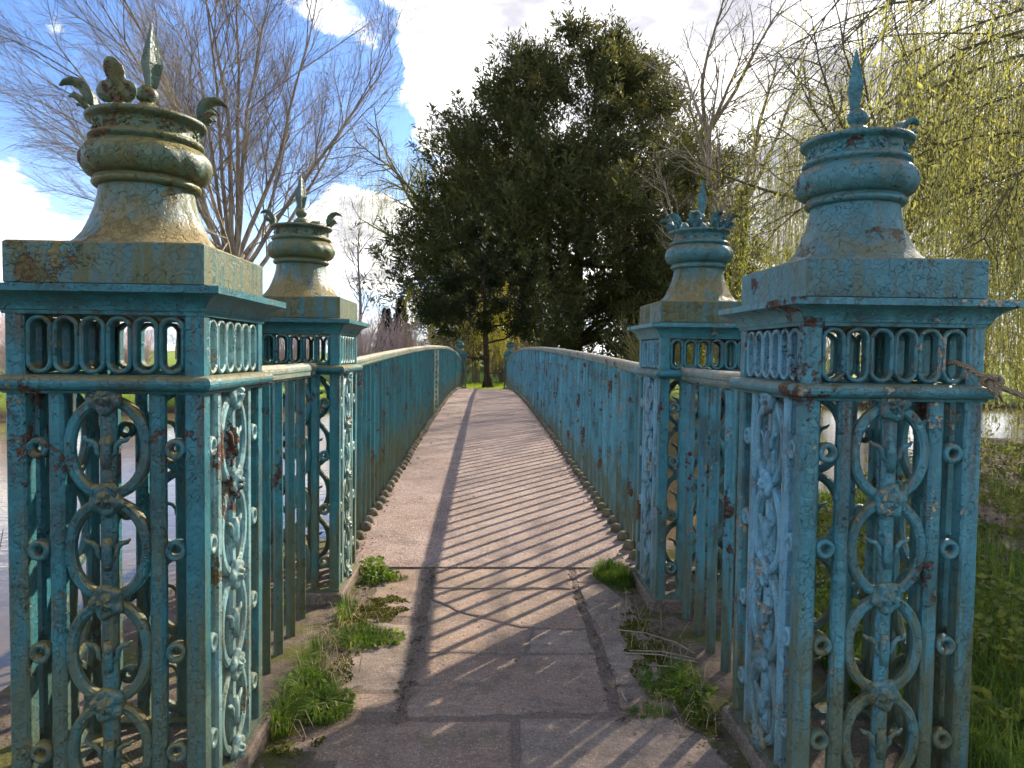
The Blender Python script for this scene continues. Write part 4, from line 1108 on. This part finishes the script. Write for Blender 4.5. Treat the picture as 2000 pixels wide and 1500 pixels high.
n = 1200; x = np.where(R.uniform(size=n) < .5, R.uniform(-.80, -.55, n), R.uniform(.72, .93, n)); y = R.uniform(2.2, 4.6, n); parts.append(bits(n, x, y, ground_h(x, y)+.004, R.exponential(.004, n)+.002))
stuff('grit', parts, DEBRIS, 'grit and leaf scraps strewn over the path and deck edges', 'litter')
n = 5000; x = 1.6+R.uniform(0, 1, n)*7; y = 1.8+R.uniform(0, 1, n)*8; z = ground_h(x, y)+.012; k = z > -.55
n = int(k.sum()); D = np.stack([R.normal(size=n), R.normal(size=n), R.normal(0, .25, n)], 1)
stuff('leaf_litter', [leaves_np(np.stack([x[k], y[k], z[k]], 1), D, .06*R.uniform(.4, 1.3, n), .03, R, .1)], DEBRIS, 'brown dead leaves on the bank right of the roped pier', 'litter')
# paint chips fallen by the blue piers
n = 60; x = R.uniform(.70, .93, n); y = R.uniform(2.3, 4.3, n); stuff('paint_flakes', [bits(n, x, y, np.maximum(ground_h(x, y), .004)+.006, R.exponential(.003, n)+.002)], BLUE, 'fallen flakes of blue paint beside the blue railing', 'litter')
# dry stalks lying under the blue short railing, each one a thing
stalks = [((.68, 3.62), (.93, 3.42), 'longest straw stalk lying on the moss, farthest of the stalks by the blue railing'),
          ((.69, 3.36), (.98, 3.22), 'thick straw stalk lying in the middle of the moss by the blue railing'),
          ((.66, 3.33), (.97, 3.18), 'thin straw stalk just below the thick one by the blue railing'),
          ((.74, 3.20), (.93, 3.06), 'short straw stalk nearest the grass tuft by the blue railing'),
          ((.86, 3.52), (.99, 3.30), 'straw stalk poking between two bars of the blue railing'),
          ((.565, 2.95), (.575, 2.83), 'small pale splinter standing in the joint of the paving')]
for (a, b, lab) in stalks:
    za = max(.012, float(ground_h(a[0], a[1]))+.014); zb = max(.02, float(ground_h(b[0], b[1]))+.03); mid_ = ((a[0]+b[0])/2, (a[1]+b[1])/2+.006, (za+zb)/2+.012)
    mb = MB(); mb.tube([(a[0], a[1], za), mid_, (b[0], b[1], zb)], [.0028, .0034, .0030], 6); tag(mb.build('dry_stalk', STICK), lab, 'stalk', 'dry stalks by the blue railing')
# dead reeds by the water, left edge
for i, (x, y, dx, h_, lab) in enumerate([(-2.02, 2.95, .10, .75, 'dead brown reed stem at the pond edge, tallest one'), (-1.92, 2.9, -.14, .55, 'dead brown reed stem at the pond edge, leaning away from the pier'), (-2.10, 3.2, .05, .62, 'dead brown reed stem at the pond edge, nearly upright')]):
    z = float(ground_h(x, y)); mb = MB(); mb.tube([(x, y, z-.05), (x+dx*.4, y, z+h_*.5), (x+dx, y+.02, z+h_)], [.004, .003, .0015], 6); tag(mb.build('dead_reed', BARK), lab, 'reed', 'dead reeds at the pond edge')

# ------------------------------------------------------------------ rope on the near blue pier
mb = MB()
k0 = Vector((1.470, 2.065, 1.335))
main = [Vector((1.395, 2.175, 1.385)), Vector((1.398, 2.125, 1.392)), Vector((1.415, 2.090, 1.378)), Vector((1.445, 2.070, 1.350)), k0, Vector((1.50, 2.055, 1.318)), Vector((1.58, 2.03, 1.285)), Vector((1.80, 1.97, 1.20)), Vector((2.1, 1.9, 1.10)), Vector((2.5, 1.8, .92)), Vector((3.0, 1.7, .45)), Vector((3.3, 1.65, .02))]
mb.tube(main, [.0085]*len(main), 8)
rope = mb.build('rope', ROPE)
tag(rope, 'old sisal rope knotted round the frieze of the near blue pier', 'rope')
mb = MB(); pts = []
for i in range(49):
    t = 2*math.pi*i/48; pts.append(k0+Vector(((math.sin(t)+2*math.sin(2*t))*.0088, -math.sin(3*t)*.010-.002, (math.cos(t)-2*math.cos(2*t))*.0085)))
mb.tube(pts, .0085, 8); mb.build('knot', ROPE, rope)
for (dx, dz, bl) in ((.012, -.075, 'a'), (.028, -.055, 'b')):
    mb = MB(); mb.tube([k0+Vector((0, -.012, -.012)), k0+Vector((dx*.3, -.016, dz*.5)), k0+Vector((dx, -.010, dz))], [.006, .006, .002], 6); mb.build('frayed_end', ROPE, rope)
